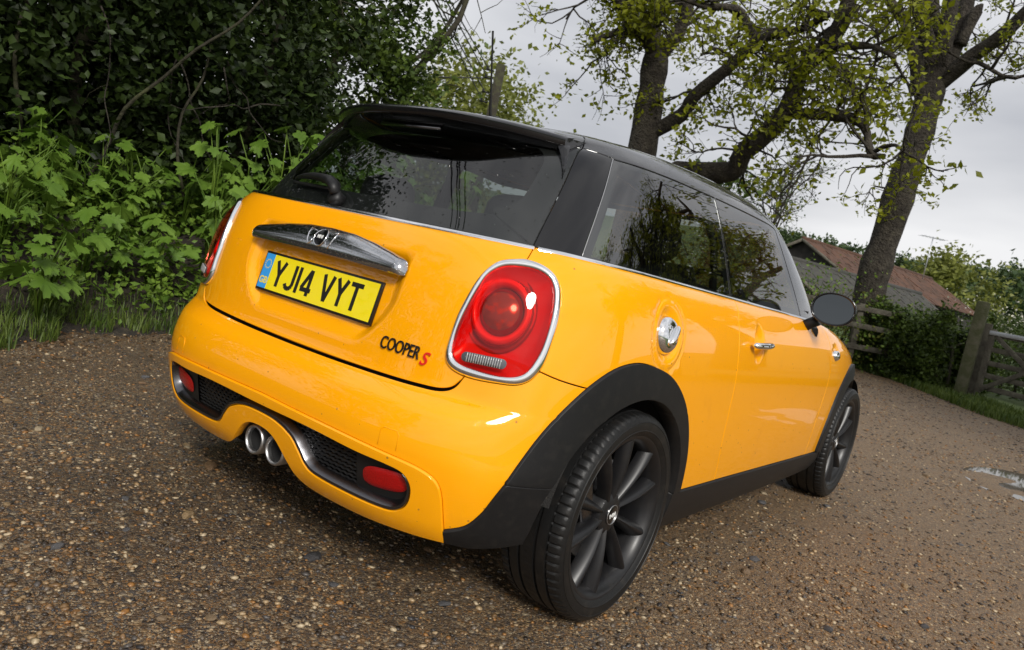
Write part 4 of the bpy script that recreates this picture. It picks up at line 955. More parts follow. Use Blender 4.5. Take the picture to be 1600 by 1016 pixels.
MB().tube([(1.42+.05*math.sin(t)*.5, -.36+.185*math.cos(t), .90+.175*math.sin(t)) for t in np.linspace(0, 2*math.pi, 36, endpoint=False)], .014, 8, closed=True).build('steering_wheel', M['trim_in'], CAR)
MB().box((.75,0,.34), (2.0,1.3,.04)).build('cabin_floor', M['trim_in'], CAR, False)
MB().box((-.18,0,.80), (.36,1.1,.03)).build('parcel_shelf', M['trim_in'], CAR, False)
for sg in (-1,1): MB().box((1.0,sg*.735,.72), (1.4,.02,.52)).build('door_lining', M['trim_in'], CAR, False)
for sg in (-1,1): MB().tube([(.62,sg*.60,1.29),(.66,sg*.665,1.15),(.67,sg*.70,.95)], .028, 8, flat=.5).build('door_pillar', M['trim_in'], CAR)
bevel(MB().box((1.50,0,1.275), (.03,.22,.06)).build('rear_view_mirror', M['trim_in'], CAR), .012)

# ================================================================ the place
rng = np.random.default_rng(11)
CX, CY, CZ = CAM_POS
def at(az, d, z=0.0): return Vector((CX+d*math.cos(R(az)), CY+d*math.sin(R(az)), z))
def elz(el, d): return CZ+d*math.tan(R(el))
def npmesh(name, V, F, mat, parent=None, smooth=False):
    """fast mesh from numpy arrays; F is (n, k)"""
    V = np.asarray(V, np.float32); F = np.asarray(F, np.int32); me = bpy.data.meshes.new(name); k = F.shape[1]
    me.vertices.add(len(V)); me.vertices.foreach_set('co', V.ravel()); me.loops.add(F.size); me.loops.foreach_set('vertex_index', F.ravel())
    me.polygons.add(len(F)); me.polygons.foreach_set('loop_start', np.arange(0, F.size, k, dtype=np.int32)); me.polygons.foreach_set('loop_total', np.full(len(F), k, np.int32))
    if smooth: me.polygons.foreach_set('use_smooth', np.ones(len(F), bool))
    me.materials.append(mat); me.update(calc_edges=True); me.validate(); return link(bpy.data.objects.new(name, me), parent)
def vnoise(x, y, s, seed=0):
    """cheap smooth value noise"""
    x = np.asarray(x)*s; y = np.asarray(y)*s; xi = np.floor(x).astype(int); yi = np.floor(y).astype(int); fx = x-xi; fy = y-yi; fx = fx*fx*(3-2*fx); fy = fy*fy*(3-2*fy)
    def h(a, b): n = (a*374761393+b*668265263+seed*1442695041) & 0x7fffffff; n = ((n ^ (n >> 13))*1274126177) & 0x7fffffff; return ((n ^ (n >> 16)) & 0xffff)/65535.0
    return (h(xi, yi)*(1-fx)+h(xi+1, yi)*fx)*(1-fy)+(h(xi, yi+1)*(1-fx)+h(xi+1, yi+1)*fx)*fy
EDGE = lambda x: 2.62+.16*np.sin(x*1.3+.5)+.10*np.sin(x*3.1)+.06*np.sin(x*7.7+1)+.05*np.sin(x*13.1)+.03*np.sin(x*23.)+.012*np.maximum(x-1, 0)**1.2          # left edge of the gravel
def ground_h(x, y):
    x = np.asarray(x, float); y = np.asarray(y, float)
    h = .020*(vnoise(x, y, .7, 3)-.5)+.008*(vnoise(x, y, 2.3, 5)-.5)
    near = np.exp(-((x-1.2)**2/4.5+(y)**2/1.5)); n2 = np.clip(1.6*np.exp(-((x-5.02)**2/.7+(y+1.66)**2/.3)), 0, 1); h = h*(1-near)*(1-n2)-n2*(.016-.022*vnoise(x, y, 4.1, 13)-.010*vnoise(x, y, 9.7, 14))
    d = y-EDGE(x); b = np.clip((d-.05)/1.5, 0, 1); h = h+.52*b*b*(3-2*b)*(1+.3*(vnoise(x, y, 1.1, 9)-.5))+.05*np.clip(d*4, 0, 1)*(vnoise(x, y, 3.3, 2)-.2)
    return h
# ---- materials
def gravelmat(name, cols, scale, rough=.55, wet=True, bumpd=.01):
    m = bpy.data.materials.new(name); m.use_nodes = True; t = m.node_tree; b = t.nodes['Principled BSDF']; g = t.nodes.new('ShaderNodeNewGeometry')
    vo = t.nodes.new('ShaderNodeTexVoronoi'); vo.inputs['Scale'].default_value = scale; t.links.new(g.outputs['Position'], vo.inputs['Vector'])
    v2 = t.nodes.new('ShaderNodeTexVoronoi'); v2.inputs['Scale'].default_value = scale*2.7; t.links.new(g.outputs['Position'], v2.inputs['Vector'])
    sx = t.nodes.new('ShaderNodeSeparateColor'); t.links.new(vo.outputs['Color'], sx.inputs[0]); s2 = t.nodes.new('ShaderNodeSeparateColor'); t.links.new(v2.outputs['Color'], s2.inputs[0])
    def ramp(src):
        r = t.nodes.new('ShaderNodeValToRGB'); r.color_ramp.interpolation = 'CONSTANT'; e = r.color_ramp.elements
        for i, c in enumerate(cols):
            el = e[i] if i < 2 else e.new(i/len(cols)); el.position = i/len(cols); el.color = (*c, 1)
        t.links.new(src, r.inputs['Fac']); return r
    r1 = ramp(sx.outputs[0]); r2 = ramp(s2.outputs[1]); 
    pick = t.nodes.new('ShaderNodeMath'); pick.operation = 'GREATER_THAN'; pick.inputs[1].default_value = .62; t.links.new(sx.outputs[2], pick.inputs[0])
    mx = t.nodes.new('ShaderNodeMixRGB'); t.links.new(pick.outputs[0], mx.inputs['Fac']); t.links.new(r2.outputs['Color'], mx.inputs['Color1']); t.links.new(r1.outputs['Color'], mx.inputs['Color2'])
    # fine mud between, patchy
    n = t.nodes.new('ShaderNodeTexNoise'); n.inputs['Scale'].default_value = 1.3; n.inputs['Detail'].default_value = 6; n.inputs['Roughness'].default_value = .6; t.links.new(g.outputs['Position'], n.inputs['Vector'])
    nr = t.nodes.new('ShaderNodeValToRGB'); nr.color_ramp.elements[0].position = .38; nr.color_ramp.elements[1].position = .68; nr.color_ramp.elements[0].color = (.22,.22,.22,1); nr.color_ramp.elements[1].color = (.66,.66,.66,1); t.links.new(n.outputs['Fac'], nr.inputs['Fac'])
    mu = t.nodes.new('ShaderNodeMixRGB'); mu.inputs['Color2'].default_value = (.075,.052,.032,1); t.links.new(nr.outputs['Color'], mu.inputs['Fac']); t.links.new(mx.outputs['Color'], mu.inputs['Color1'])
    # packed tan sand on the right-hand wheel track and farther on, dark damp mud by the bank
    sp = t.nodes.new('ShaderNodeVectorMath'); sp.operation = 'DOT_PRODUCT'; sp.inputs[1].default_value = (.45,-1.0,0); t.links.new(g.outputs['Position'], sp.inputs[0])
    n4 = t.nodes.new('ShaderNodeTexNoise'); n4.inputs['Scale'].default_value = .55; n4.inputs['Detail'].default_value = 7; n4.inputs['Roughness'].default_value = .62; t.links.new(g.outputs['Position'], n4.inputs['Vector'])
    m4 = t.nodes.new('ShaderNodeMath'); m4.operation = 'MULTIPLY_ADD'; m4.inputs[1].default_value = 3.6; t.links.new(n4.outputs['Fac'], m4.inputs[0]); t.links.new(sp.outputs['Value'], m4.inputs[2])
    mr = t.nodes.new('ShaderNodeMapRange'); mr.interpolation_type = 'SMOOTHSTEP'; mr.inputs['From Min'].default_value = 1.2; mr.inputs['From Max'].default_value = 4.2; t.links.new(m4.outputs[0], mr.inputs['Value'])
    mud = t.nodes.new('ShaderNodeMixRGB'); mud.inputs['Color1'].default_value = (.036,.024,.015,1); mud.inputs['Color2'].default_value = (.20,.130,.068,1); t.links.new(mr.outputs[0], mud.inputs['Fac']); t.links.new(mud.outputs['Color'], mu.inputs['Color2'])
    fm = t.nodes.new('ShaderNodeMath'); fm.operation = 'MULTIPLY_ADD'; fm.use_clamp = True; fm.inputs[1].default_value = .06; t.links.new(mr.outputs[0], fm.inputs[0]); t.links.new(nr.outputs['Color'], fm.inputs[2]); t.links.new(fm.outputs[0], mu.inputs['Fac'])
    t.links.new(mu.outputs['Color'], b.inputs['Base Color'])
    mi = t.nodes.new('ShaderNodeMath'); mi.operation = 'MINIMUM'; t.links.new(vo.outputs['Distance'], mi.inputs[0]); t.links.new(v2.outputs['Distance'], mi.inputs[1])
    bp = t.nodes.new('ShaderNodeBump'); bp.inputs['Strength'].default_value = .9; bp.inputs['Distance'].default_value = bumpd; bp.invert = True; t.links.new(mi.outputs[0], bp.inputs['Height']); t.links.new(bp.outputs['Normal'], b.inputs['Normal'])
    b.inputs['Roughness'].default_value = rough; return m
STC = [(.030,.021,.014),(.095,.062,.034),(.18,.105,.045),(.042,.040,.042),(.27,.175,.085),(.11,.072,.042),(.38,.275,.155),(.30,.145,.042),(.055,.038,.025),(.15,.12,.09),(.22,.13,.06),(.085,.075,.068),(.46,.37,.24)]
M['gravel'] = gravelmat('gravel', STC, 95, .55, bumpd=.007)
M['field'] = mat('grass_field', (.045,.075,.016), .9, noise=(.25,(.085,.125,.028),.35,.7))
M['soil'] = mat('leafy_soil', (.020,.015,.010), .9, noise=(14,(.055,.042,.025),.45,.75), bump=(40,.9,.03))
def stonemat(name):
    m = bpy.data.materials.new(name); m.use_nodes = True; t = m.node_tree; b = t.nodes['Principled BSDF']; g = t.nodes.new('ShaderNodeNewGeometry')
    r = t.nodes.new('ShaderNodeValToRGB'); r.color_ramp.interpolation = 'CONSTANT'; e = r.color_ramp.elements
    for i, c in enumerate(STC):
        el = e[i] if i < 2 else e.new(i/len(STC)); el.position = i/len(STC); el.color = (*c, 1)
    w = t.nodes.new('ShaderNodeTexWhiteNoise'); w.noise_dimensions = '1D'; t.links.new(g.outputs['Random Per Island'], w.inputs['W']); t.links.new(w.outputs['Value'], r.inputs['Fac'])
    n = t.nodes.new('ShaderNodeTexNoise'); n.inputs['Scale'].default_value = 160; n.inputs['Detail'].default_value = 4; t.links.new(g.outputs['Position'], n.inputs['Vector'])
    mx = t.nodes.new('ShaderNodeMixRGB'); mx.blend_type = 'MULTIPLY'; mx.inputs['Fac'].default_value = .8; t.links.new(r.outputs['Color'], mx.inputs['Color1'])
    nr = t.nodes.new('ShaderNodeValToRGB'); nr.color_ramp.elements[0].position = .3; nr.color_ramp.elements[1].position = .7; nr.color_ramp.elements[0].color = (.45,.42,.38,1); nr.color_ramp.elements[1].color = (1.2,1.2,1.2,1)
    t.links.new(n.outputs['Fac'], nr.inputs['Fac']); t.links.new(nr.outputs['Color'], mx.inputs['Color2']); t.links.new(mx.outputs['Color'], b.inputs['Base Color']); b.inputs['Roughness'].default_value = .42; return m
M['stone'] = stonemat('flint_stones')
# ---- ground: one sheet to the horizon, gravel track sheet over it
xs = np.unique(np.r_[np.arange(-9, 20, .16), np.arange(20, 60, 2), np.arange(60, 420, 30), np.arange(-60, -9, 4)]); ys = np.unique(np.r_[np.arange(-8, 9, .16), np.arange(9, 40, 2), np.arange(40, 420, 30), np.arange(-40, -8, 2), np.arange(-260, -40, 25)])
X, Y = np.meshgrid(xs, ys); H = ground_h(X, Y)-.035; nx = len(xs); ny = len(ys)
idx = (np.arange(ny-1)[:, None]*nx+np.arange(nx-1)[None]).ravel()
tag(npmesh('ground', np.stack([X.ravel(), Y.ravel(), H.ravel()], 1), np.stack([idx, idx+1, idx+nx+1, idx+nx], 1), M['field'], smooth=True), kind='structure')
def sheet(name, inside, mat, dz, x0, x1, y0, y1, st=.10):
    dzf = dz if callable(dz) else (lambda x, y: dz)
    gx = np.arange(x0, x1, st); gx = np.unique(np.r_[gx, np.arange(4.2, 5.9, .035)]) if name == 'gravel_track' else gx; gy = np.arange(y0, y1, st); gy = np.unique(np.r_[gy, np.arange(-2.3, -1.1, .035)]) if name == 'gravel_track' else gy; X, Y = np.meshgrid(gx, gy); H = ground_h(X, Y)+dzf(X, Y); n = len(gx); ii = (np.arange(len(gy)-1)[:, None]*n+np.arange(n-1)[None]).ravel(); F = np.stack([ii, ii+1, ii+n+1, ii+n], 1)
    c = (inside(X.ravel()[F].mean(1), Y.ravel()[F].mean(1))); F = F[c]; u = np.unique(F); mp = np.zeros(X.size, int); mp[u] = np.arange(len(u))
    return npmesh(name, np.stack([X.ravel(), Y.ravel(), H.ravel()], 1)[u], mp[F], mat, smooth=True)
HA0, HA1 = np.array([17.6, 3.4]), np.array([10.6, -2.6]); hd = (HA1-HA0)/np.linalg.norm(HA1-HA0); hn = np.array([-hd[1], hd[0]])       # far hedge line; hn points back to the track?
if np.dot(hn, np.array([0,0])-HA0) < 0: hn = -hn
hdist = lambda x, y: (x-HA0[0])*hn[0]+(y-HA0[1])*hn[1]
rv = lambda x: -2.15-.35*np.sin(x*.8)-.25*np.sin(x*2.3+1)+.10*np.sin(x*6)                                                             # right edge near the camera
on_track = lambda x, y: (y < EDGE(x)+.45) & (hdist(x, y) > .9+.5*(vnoise(x, y, 1.2, 4)-.5)) & ~((y < rv(x)) & (x > .4) & (x < 3.4))
tag(sheet('gravel_track', on_track, M['gravel'], lambda x, y: -.05*np.clip((y-EDGE(x))/.2, 0, 1), -9, 19, -8, 4.2), kind='structure')
tag(sheet('bank', lambda x, y: y > EDGE(x)-.5, M['soil'], lambda x, y: .004+.03*np.clip((y-EDGE(x)-.05-.16*(vnoise(x, y, 5, 1)-.5))/.1, -1, .2), -7, 18, 2.3, 9, .14), kind='structure')
# ---- loose stones: a few hundred larger ones each on their own, the rest as one mass
ico = bmesh.new(); bmesh.ops.create_icosphere(ico, subdivisions=1, radius=1); IV = np.array([tuple(v.co) for v in ico.verts]); IF = np.array([[v.index for v in f.verts] for f in ico.faces]); ico.free()
def stones(n, xr, yr, smin, smax, power, name, seed, dense=None):
    r = np.random.default_rng(seed); x = r.uniform(*xr, n); y = r.uniform(*yr, n)
    d = np.hypot(x-CX, y-CY); k = on_track(x, y) & (r.uniform(0, 1, n) < np.clip((2.6/np.maximum(d, .5))**power, 0, 1)) & (y < EDGE(x)+.1) & (((x-5.02)/.62)**2+((y+1.66)/.34)**2 > 1)
    k &= (vnoise(x, y, 1.1, 7)*.6+vnoise(x, y, 3.7, 8)*.4 > r.uniform(.08, .76, n)-.12+.14*np.clip((x*.45-y)/3.5, 0, 1))
    x, y = x[k], y[k]; n = len(x); s = smin*(smax/smin)**(r.uniform(0, 1, n)**1.7); s = s*(1+np.clip((np.hypot(x-CX, y-CY)-4)*.09, 0, .8)); sc = np.stack([s*r.uniform(.7,1.35,n), s*r.uniform(.6,1.1,n), s*r.uniform(.28,.55,n)], 1)
    a = r.uniform(0, 2*np.pi, n); jit = 1+.45*(r.uniform(0, 1, (n, 12))-.5); P = IV[None]*jit[..., None]*sc[:, None, :]
    ca, sa = np.cos(a)[:, None], np.sin(a)[:, None]; tl = r.uniform(-.5,.5,n)[:, None]; Px = P[...,0]*ca-P[...,1]*sa; Py = P[...,0]*sa+P[...,1]*ca; Pz = P[...,2]+tl*P[...,0]*.5
    V = np.stack([Px+x[:,None], Py+y[:,None], Pz+(ground_h(x, y)+s*.18)[:,None]], 2).reshape(-1, 3); F = (IF[None]+12*np.arange(n)[:, None, None]).reshape(-1, 3)
    return npmesh(name, V, F, M['stone'], smooth=False)
tag(stones(420000, (-2.0,15), (-4.6,3.0), .0026, .0115, 1.15, 'gravel', 21), 'loose brown and cream flint gravel strewn over the wet track', 'gravel', kind='stuff')
TRK = bpy.data.objects['gravel_track']
SH = []
for k in range(10):
    r = np.random.default_rng(100+k); b = bmesh.new(); bmesh.ops.create_icosphere(b, subdivisions=2, radius=1)
    for v in b.verts: v.co = v.co*(1+.16*math.sin(v.co.x*3.1+k)*math.cos(v.co.y*2.7+2*k)+r.uniform(-.06,.06))
    me = bpy.data.meshes.new('stone'); b.to_mesh(me); b.free(); me.materials.append(M['stone']); SH.append(me)
SCOL = [(.38,.30,.19),(.20,.12,.06),(.09,.088,.09),(.28,.19,.095),(.05,.047,.048),(.17,.11,.06),(.24,.17,.10)]
SM = [mat('stone_%d' % i, c, .45, noise=(60, tuple(q*.55 for q in c), .4, .75), bump=(90,.6,.004)) for i, c in enumerate(SCOL)]
for k, me in enumerate(SH): me.materials[0] = SM[k % len(SM)]
r = np.random.default_rng(5); cnt = 0
while cnt < 280:
    x, y = r.uniform(-1.6, 4.2), r.uniform(-2.3, 2.6); d = math.hypot(x-CX, y-CY)
    if not bool(on_track(np.array([x]), np.array([y]))[0]) or r.uniform() > (1.9/max(d, .8))**1.3 or (abs(abs(y)-.757) < .13 and (abs(x) < .2 or abs(x-2.495) < .2)): continue
    s = .009*(2.6)**(r.uniform()**2.2); o = bpy.data.objects.new('stone', SH[int(r.integers(10))]); link(o, TRK); o.location = (x, y, float(ground_h(np.array([x]), np.array([y]))[0])+s*.15); o.scale = (s*r.uniform(.9,1.5), s*r.uniform(.7,1.1), s*r.uniform(.4,.7)); o.rotation_euler = (r.uniform(-.2,.2), r.uniform(-.2,.2), r.uniform(0,6.28)); cnt += 1
# ---- puddle
pu = [(5.02+.75*math.cos(t), -1.72+.48*math.sin(t), .0) for t in np.linspace(0, 2*math.pi, 48, endpoint=False)]
PUM = mat('puddle_water', (.10,.085,.065), .03, spec=1.0); PUM.node_tree.nodes['Principled BSDF'].inputs['IOR'].default_value = 1.33
tag(mesh('puddle', [(5.02,-1.72,.0)]+pu, [(0, 1+i, 1+(i+1) % 48) for i in range(48)], PUM), kind='structure')
# ---- leaves
def leaf_cloud(C, size, r, up=.4, bend=.35, aspect=.62):
    """bent diamond leaves at points C: returns verts, tris"""
    n = len(C); d = r.normal(size=(n, 3)); d[:,2] *= .7; d /= np.linalg.norm(d, axis=1, keepdims=True); q = r.normal(size=(n, 3)); q[:,2] += up*2; w = np.cross(d, q); w /= np.maximum(np.linalg.norm(w, axis=1, keepdims=True), 1e-6); nn = np.cross(w, d)
    s = (size*r.uniform(.6, 1.35, n))[:, None]; a = C; t = C+d*s; m = C+d*s*.45
    V = np.stack([a, m+w*s*aspect*.5-nn*s*bend*.25, t, m-w*s*aspect*.5-nn*s*bend*.25], 1).reshape(-1, 3); i = 4*np.arange(n)[:, None]
    return V, np.concatenate([i+[[0,1,2]], i+[[0,2,3]]])
def branch(p0, d0, L, r, n, wob, grav=0.0):
    pts = [np.array(p0, float)]; d = np.array(d0, float); d /= np.linalg.norm(d)
    for i in range(n):
        d = d+r.normal(size=3)*wob; d[2] += grav; d /= np.linalg.norm(d); pts.append(pts[-1]+d*L/n)
    return np.array(pts), d
class Tree:
    def __init__(s, seed): s.r = np.random.default_rng(seed); s.wood = MB(); s.tips = []; s.trunk = MB()
    def limb(s, pts, r0, r1, n=10, trunk=False, sm=3):
        P = crom(np.array(pts, float), sm, False); rad = np.linspace(r0, r1, len(P))*(1+.06*s.r.normal(size=len(P))); (s.trunk if trunk else s.wood).tube(P, list(rad), n); return P
    def grow(s, p, d, L, rad, lev, kids=4, wob=.22, grav=.0, spread=.8):
        n = 5 if lev > 1 else 4; pts, de = branch(p, d, L, s.r, n, wob, grav); s.wood.tube(pts, list(np.linspace(rad, max(rad*.45, .003), n+1)), 6 if rad > .03 else 4, cap=False)
        if lev == 0: s.tips.append(pts); return
        for k in range(kids):
            t = s.r.uniform(.35, 1.0); i = min(int(t*n), n-1); q = pts[i]+(pts[i+1]-pts[i])*(t*n-i); dd = (pts[i+1]-pts[i]); dd /= np.linalg.norm(dd); dd = dd+s.r.normal(size=3)*spread; dd /= np.linalg.norm(dd)
            s.grow(q, dd, L*s.r.uniform(.5,.75), rad*.5, lev-1, kids, wob, grav, spread)
    def leaves(s, per, size, jitter=.12, up=.4):
        C = []
        for pts in s.tips:
            k = s.r.poisson(per)
            if not k: continue
            cl = s.r.uniform(.3, 1.02, max(1, k//4)); t = cl[s.r.integers(len(cl), size=k)]*(len(pts)-1); i = np.minimum(t.astype(int), len(pts)-2); C.append(pts[i]+(pts[i+1]-pts[i])*(t-i)[:, None]+s.r.normal(size=(k, 3))*jitter)
        return leaf_cloud(np.concatenate(C), size, s.r, up)
    def build(s, name, label, cat, bark, leafm, per, size, jitter=.12, group=None, up=.4, loc=(0,0,0)):
        t = thing(name, label, cat, loc, group=group); o = Vector(loc)
        if s.trunk.V: s.trunk.V = [tuple(Vector(v)-o) for v in s.trunk.V]; s.trunk.build('trunk', bark, t)
        if s.wood.V: s.wood.V = [tuple(Vector(v)-o) for v in s.wood.V]; s.wood.build('branches', bark, t)
        V, F = s.leaves(per, size, jitter, up); npmesh('crown', V-np.array(loc), F, leafm, t); return t

M['bark'] = mat('oak_bark', (.030,.024,.018), .95, noise=(7,(.070,.060,.044),.4,.7), bump=(22,1.0,.09))
M['bark_dark'] = mat('mossy_bark', (.030,.026,.016), .95, noise=(6,(.055,.058,.022),.45,.7), bump=(20,1.0,.03))
M['oak_leaf'] = leafmat('oak_leaves', (.13,.155,.006), (.31,.33,.018), trans=.5)
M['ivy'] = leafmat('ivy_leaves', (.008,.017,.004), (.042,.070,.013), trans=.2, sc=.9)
M['hedge_leaf'] = leafmat('hedge_leaves', (.026,.050,.009), (.10,.15,.022), trans=.25, sc=2)
M['willow_leaf'] = leafmat('willow_leaves', (.12,.14,.025), (.24,.26,.055), trans=.35)
M['far_leaf'] = leafmat('far_leaves', (.028,.055,.018), (.085,.125,.04), trans=.2, sc=.12)
M['hog'] = leafmat('broad_leaves', (.095,.18,.02), (.21,.33,.05), trans=.3, sc=5)
M['nettle'] = leafmat('small_leaves', (.07,.14,.016), (.18,.28,.035), trans=.3, sc=4)
M['grass'] = leafmat('grass_blades', (.045,.085,.012), (.14,.19,.035), trans=.3, sc=5)
M['blossom'] = mat('blossom', (.75,.72,.62), .7)
# ---- the two oaks
k = 1
T = Tree(31)
T.limb([(11.2,5.6,-.1),(11.11,5.62,2.12),(11.1,5.65,3.29),(11.06,5.72,4.49),(11.03,5.76,5.12)], .32, .22, 14, True)
LB_ = {'A': ([(11.03,5.76,5.05),(10.7,5.84,5.27),(10.25,6.09,5.59),(9.89,6.18,5.8),(9.49,6.31,6.32)],.16,.09), 'A2': ([(10.9,5.99,5.32),(10.52,6.1,5.33),(10.14,6.19,5.18),(9.73,6.32,4.9)],.10,.05), 'B': ([(11.04,5.75,5.05),(11.12,6.02,5.66),(11.3,6.09,6.15),(11.45,6.23,7.25)],.17,.09), 'C': ([(11.05,5.73,5.0),(11.02,5.39,5.5),(10.87,5.23,5.91),(10.67,5.18,6.74)],.15,.09),
 'D': ([(11.13,5.6,3.6),(11.12,5.0,4.01),(10.94,4.74,4.32),(10.87,4.23,4.77),(10.79,3.7,5.26),(10.66,3.28,5.36),(10.49,2.93,5.34),(10.36,2.44,5.55)],.15,.05), 'D2': ([(10.8,3.7,5.26),(10.64,3.91,5.48),(10.36,4.03,5.65),(9.95,4.42,5.55),(9.55,4.72,5.57)],.09,.04),
 'E': ([(11.19,5.55,1.9),(11.18,5.02,2.88),(11.18,4.52,2.99),(11.24,3.83,3.1),(11.07,3.65,3.4),(10.97,3.28,3.75),(10.85,2.95,4.16),(10.66,2.83,4.71),(10.51,2.56,4.96),(10.36,2.31,5.25),(10.16,2.17,5.57),(9.94,2.13,6.23)],.215,.11),
 'E1': ([(10.45,2.5,4.99),(10.2,2.07,4.98),(10.05,1.64,4.93),(9.88,1.25,4.73)],.08,.03), 'E2': ([(10.7,2.75,4.05),(10.52,2.12,4.01),(10.32,1.57,3.85),(10.03,1.29,3.37),(9.73,1.03,3.3)],.10,.035), 'E3': ([(10.45,2.45,4.91),(10.69,2.09,4.7),(10.95,1.91,4.42),(11.23,1.64,4.37)],.07,.025)}
def dress(T, P, n, L, lev=2, lo=.3, grav=-.02, rad=.035, kids=4):
    for _ in range(n):
        i = int(T.r.uniform(lo, 1)*(len(P)-2)); p = P[i]; d = T.r.normal(size=3); d[2] = abs(d[2])*.5-.15; T.grow(p, d, L*T.r.uniform(.6, 1.1), rad*T.r.uniform(.6,1.1), lev, kids, .25, grav, .9)
for key, (pts, r0, r1) in LB_.items():
    P = T.limb(pts, r0, r1, 10); dress(T, P, {'E': 15, 'D': 12, 'A': 8, 'B': 7, 'C': 9}.get(key, 6), 1.25, 2)
T.build('oak_tree', 'old oak with a low limb sweeping right, standing behind the car roof', 'tree', M['bark'], M['oak_leaf'], 7.8, .105, .09, loc=(11.2,5.6,0))
T = Tree(77)
T.limb([(14.70,1.62,-.3),(14.69,1.75,.72),(14.67,1.86,1.76),(14.68,1.8,2.84),(14.69,1.76,3.73),(14.7,1.7,4.54),(14.71,1.68,5.31),(14.71,1.67,6.03)], .33, .245, 16, True)
for pts, r0, r1, n in (([(14.71,1.69,5.9),(14.45,1.94,6.53),(14.2,2.12,7.0),(13.94,2.35,7.8)],.17,.12,3), ([(14.55,1.86,5.5),(14.28,1.96,5.99),(14.08,2.11,6.33),(13.88,2.27,6.68),(13.64,2.52,6.92),(13.42,2.73,7.2)],.13,.08,3), ([(14.7,1.7,5.9),(14.95,1.99,6.95),(15.16,2.4,8.31)],.16,.12,2), ([(14.72,1.61,5.9),(14.51,1.65,6.92),(14.3,1.7,7.91)],.17,.12,2), ([(14.73,1.55,5.9),(15.0,1.48,7.03),(15.23,1.63,8.29)],.17,.12,2), ([(14.74,1.6,5.7),(14.57,1.09,6.24),(14.37,.71,6.51),(14.16,.42,6.8),(13.95,.08,7.24)],.16,.10,5), ([(14.51,1.12,6.17),(14.33,.79,5.98),(14.14,.48,5.77),(13.94,.2,5.67)],.05,.02,5), ([(14.77,1.39,6.52),(14.79,1.26,7.13),(14.81,1.17,7.21)],.12,.09,0)):
    P = T.limb(pts, r0, r1, 12); dress(T, P, n, .9, 2, .3)
for z, n in ((3.6,1),(4.4,2)):
    for _ in range(n):
        a = T.r.uniform(0, 6.28); T.grow((14.69+.3*math.cos(a), 1.75+.3*math.sin(a), z), (math.cos(a), math.sin(a), .2), .9, .02, 2, 4, .3, -.05, .8)
T.build('oak_tree', 'thick straight oak trunk forking into upright limbs beside the field hedge', 'tree', M['bark'], M['oak_leaf'], 6.5, .09, .07, loc=(14.7,1.7,0))
# ---- trees on the near side of the lane (mirrored in the side glass)
def simple_oak(seed, x, y, h, label, per=8, size=.13, leafm='oak_leaf', group=None):
    T = Tree(seed); r = T.r; P = T.limb([(x,y,-.1),(x+r.normal()*.1,y+r.normal()*.1,h*.2),(x+r.normal()*.2,y+r.normal()*.2,h*.45)], h*.045, h*.032, 12, True); top = P[-1]
    for q in range(7):
        a = q*2*math.pi/7+r.uniform(-.3,.3); b = r.uniform(.35,1.2); d = np.array([math.cos(a)*math.cos(b), math.sin(a)*math.cos(b), math.sin(b)]); L = h*r.uniform(.28,.42)
        pts = [top-[0,0,r.uniform(0,h*.15)]]
        for i in range(4): d = d+r.normal(size=3)*.25; d /= np.linalg.norm(d); pts.append(pts[-1]+d*L/4)
        Q = T.limb(pts, h*.017, h*.006, 8); dress(T, Q, 7, h*.16, 2, .25, rad=h*.005)
    return T.build('oak_tree', label, 'tree', M['bark'], M[leafm], per, size, .14, group, loc=(x,y,0))
simple_oak(4, 5.4, -7.0, 9.0, 'oak close across the lane, mirrored in the rear quarter window'); simple_oak(5, 9.0, -5.4, 10.0, 'spreading oak mirrored in the side windows, across the lane'); simple_oak(7, 21.5, -8.2, 14.5, 'tall oak far along the lane, mirrored in the door window', 7, .2); simple_oak(6, 15.5, -6.4, 12.0, 'oak with spreading branches mirrored in the door window, farther along the lane')
# ---- left-hand thicket: ivy-clad trees, each with stems, twigs and a crown of clumps
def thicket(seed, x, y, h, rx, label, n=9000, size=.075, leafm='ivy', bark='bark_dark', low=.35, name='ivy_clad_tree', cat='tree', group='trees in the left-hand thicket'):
    T = Tree(seed); r = T.r; base = np.array([x, y, float(ground_h(np.array([x]), np.array([y]))[0])-.05])
    for q in range(3):
        d = np.array([r.normal()*.14, r.normal()*.14, 1]); pts = [base+[r.normal()*.15, r.normal()*.15, 0]]
        for i in range(5): d = d*[.6,.6,1]+r.normal(size=3)*[.16,.16,.05]; d /= np.linalg.norm(d); pts.append(pts[-1]+d*h/6.2)
        T.limb(pts, .035+.05*r.uniform(), .025, 8, q == 0); 
        for i in range(2, 6):
            for _ in range(2): T.grow(pts[i], r.normal(size=3)*[1,1,.6], h*.17, .012, 1, 3, .3, -.04, .9)
    C = []
    nc = 120
    for c in range(nc):
        a = r.uniform(0, 6.28); z = h*(low+(1-low)*r.uniform()); rr = rx*math.sqrt(max(.15, 1-((z/h-.62)/.62)**2))*r.uniform(.45, 1.05); cen = base+[rr*math.cos(a), rr*math.sin(a), z]; m = n//nc; s = r.uniform(.12,.30)
        C.append(cen+r.normal(size=(m, 3))*s*[1,1,.75])
    t = thing(name, label, cat, tuple(base), group=group); o = Vector(base)
    T.trunk.V = [tuple(Vector(v)-o) for v in T.trunk.V]; T.trunk.build('trunk', M[bark], t)
    T.wood.V = [tuple(Vector(v)-o) for v in T.wood.V]; T.wood.build('branches', M[bark], t)
    V, F = leaf_cloud(np.concatenate(C)-base, size, r, .5); npmesh('crown', V, F, M[leafm], t); return t
TL = 'dark ivy-clad tree in the thicket left of the car'
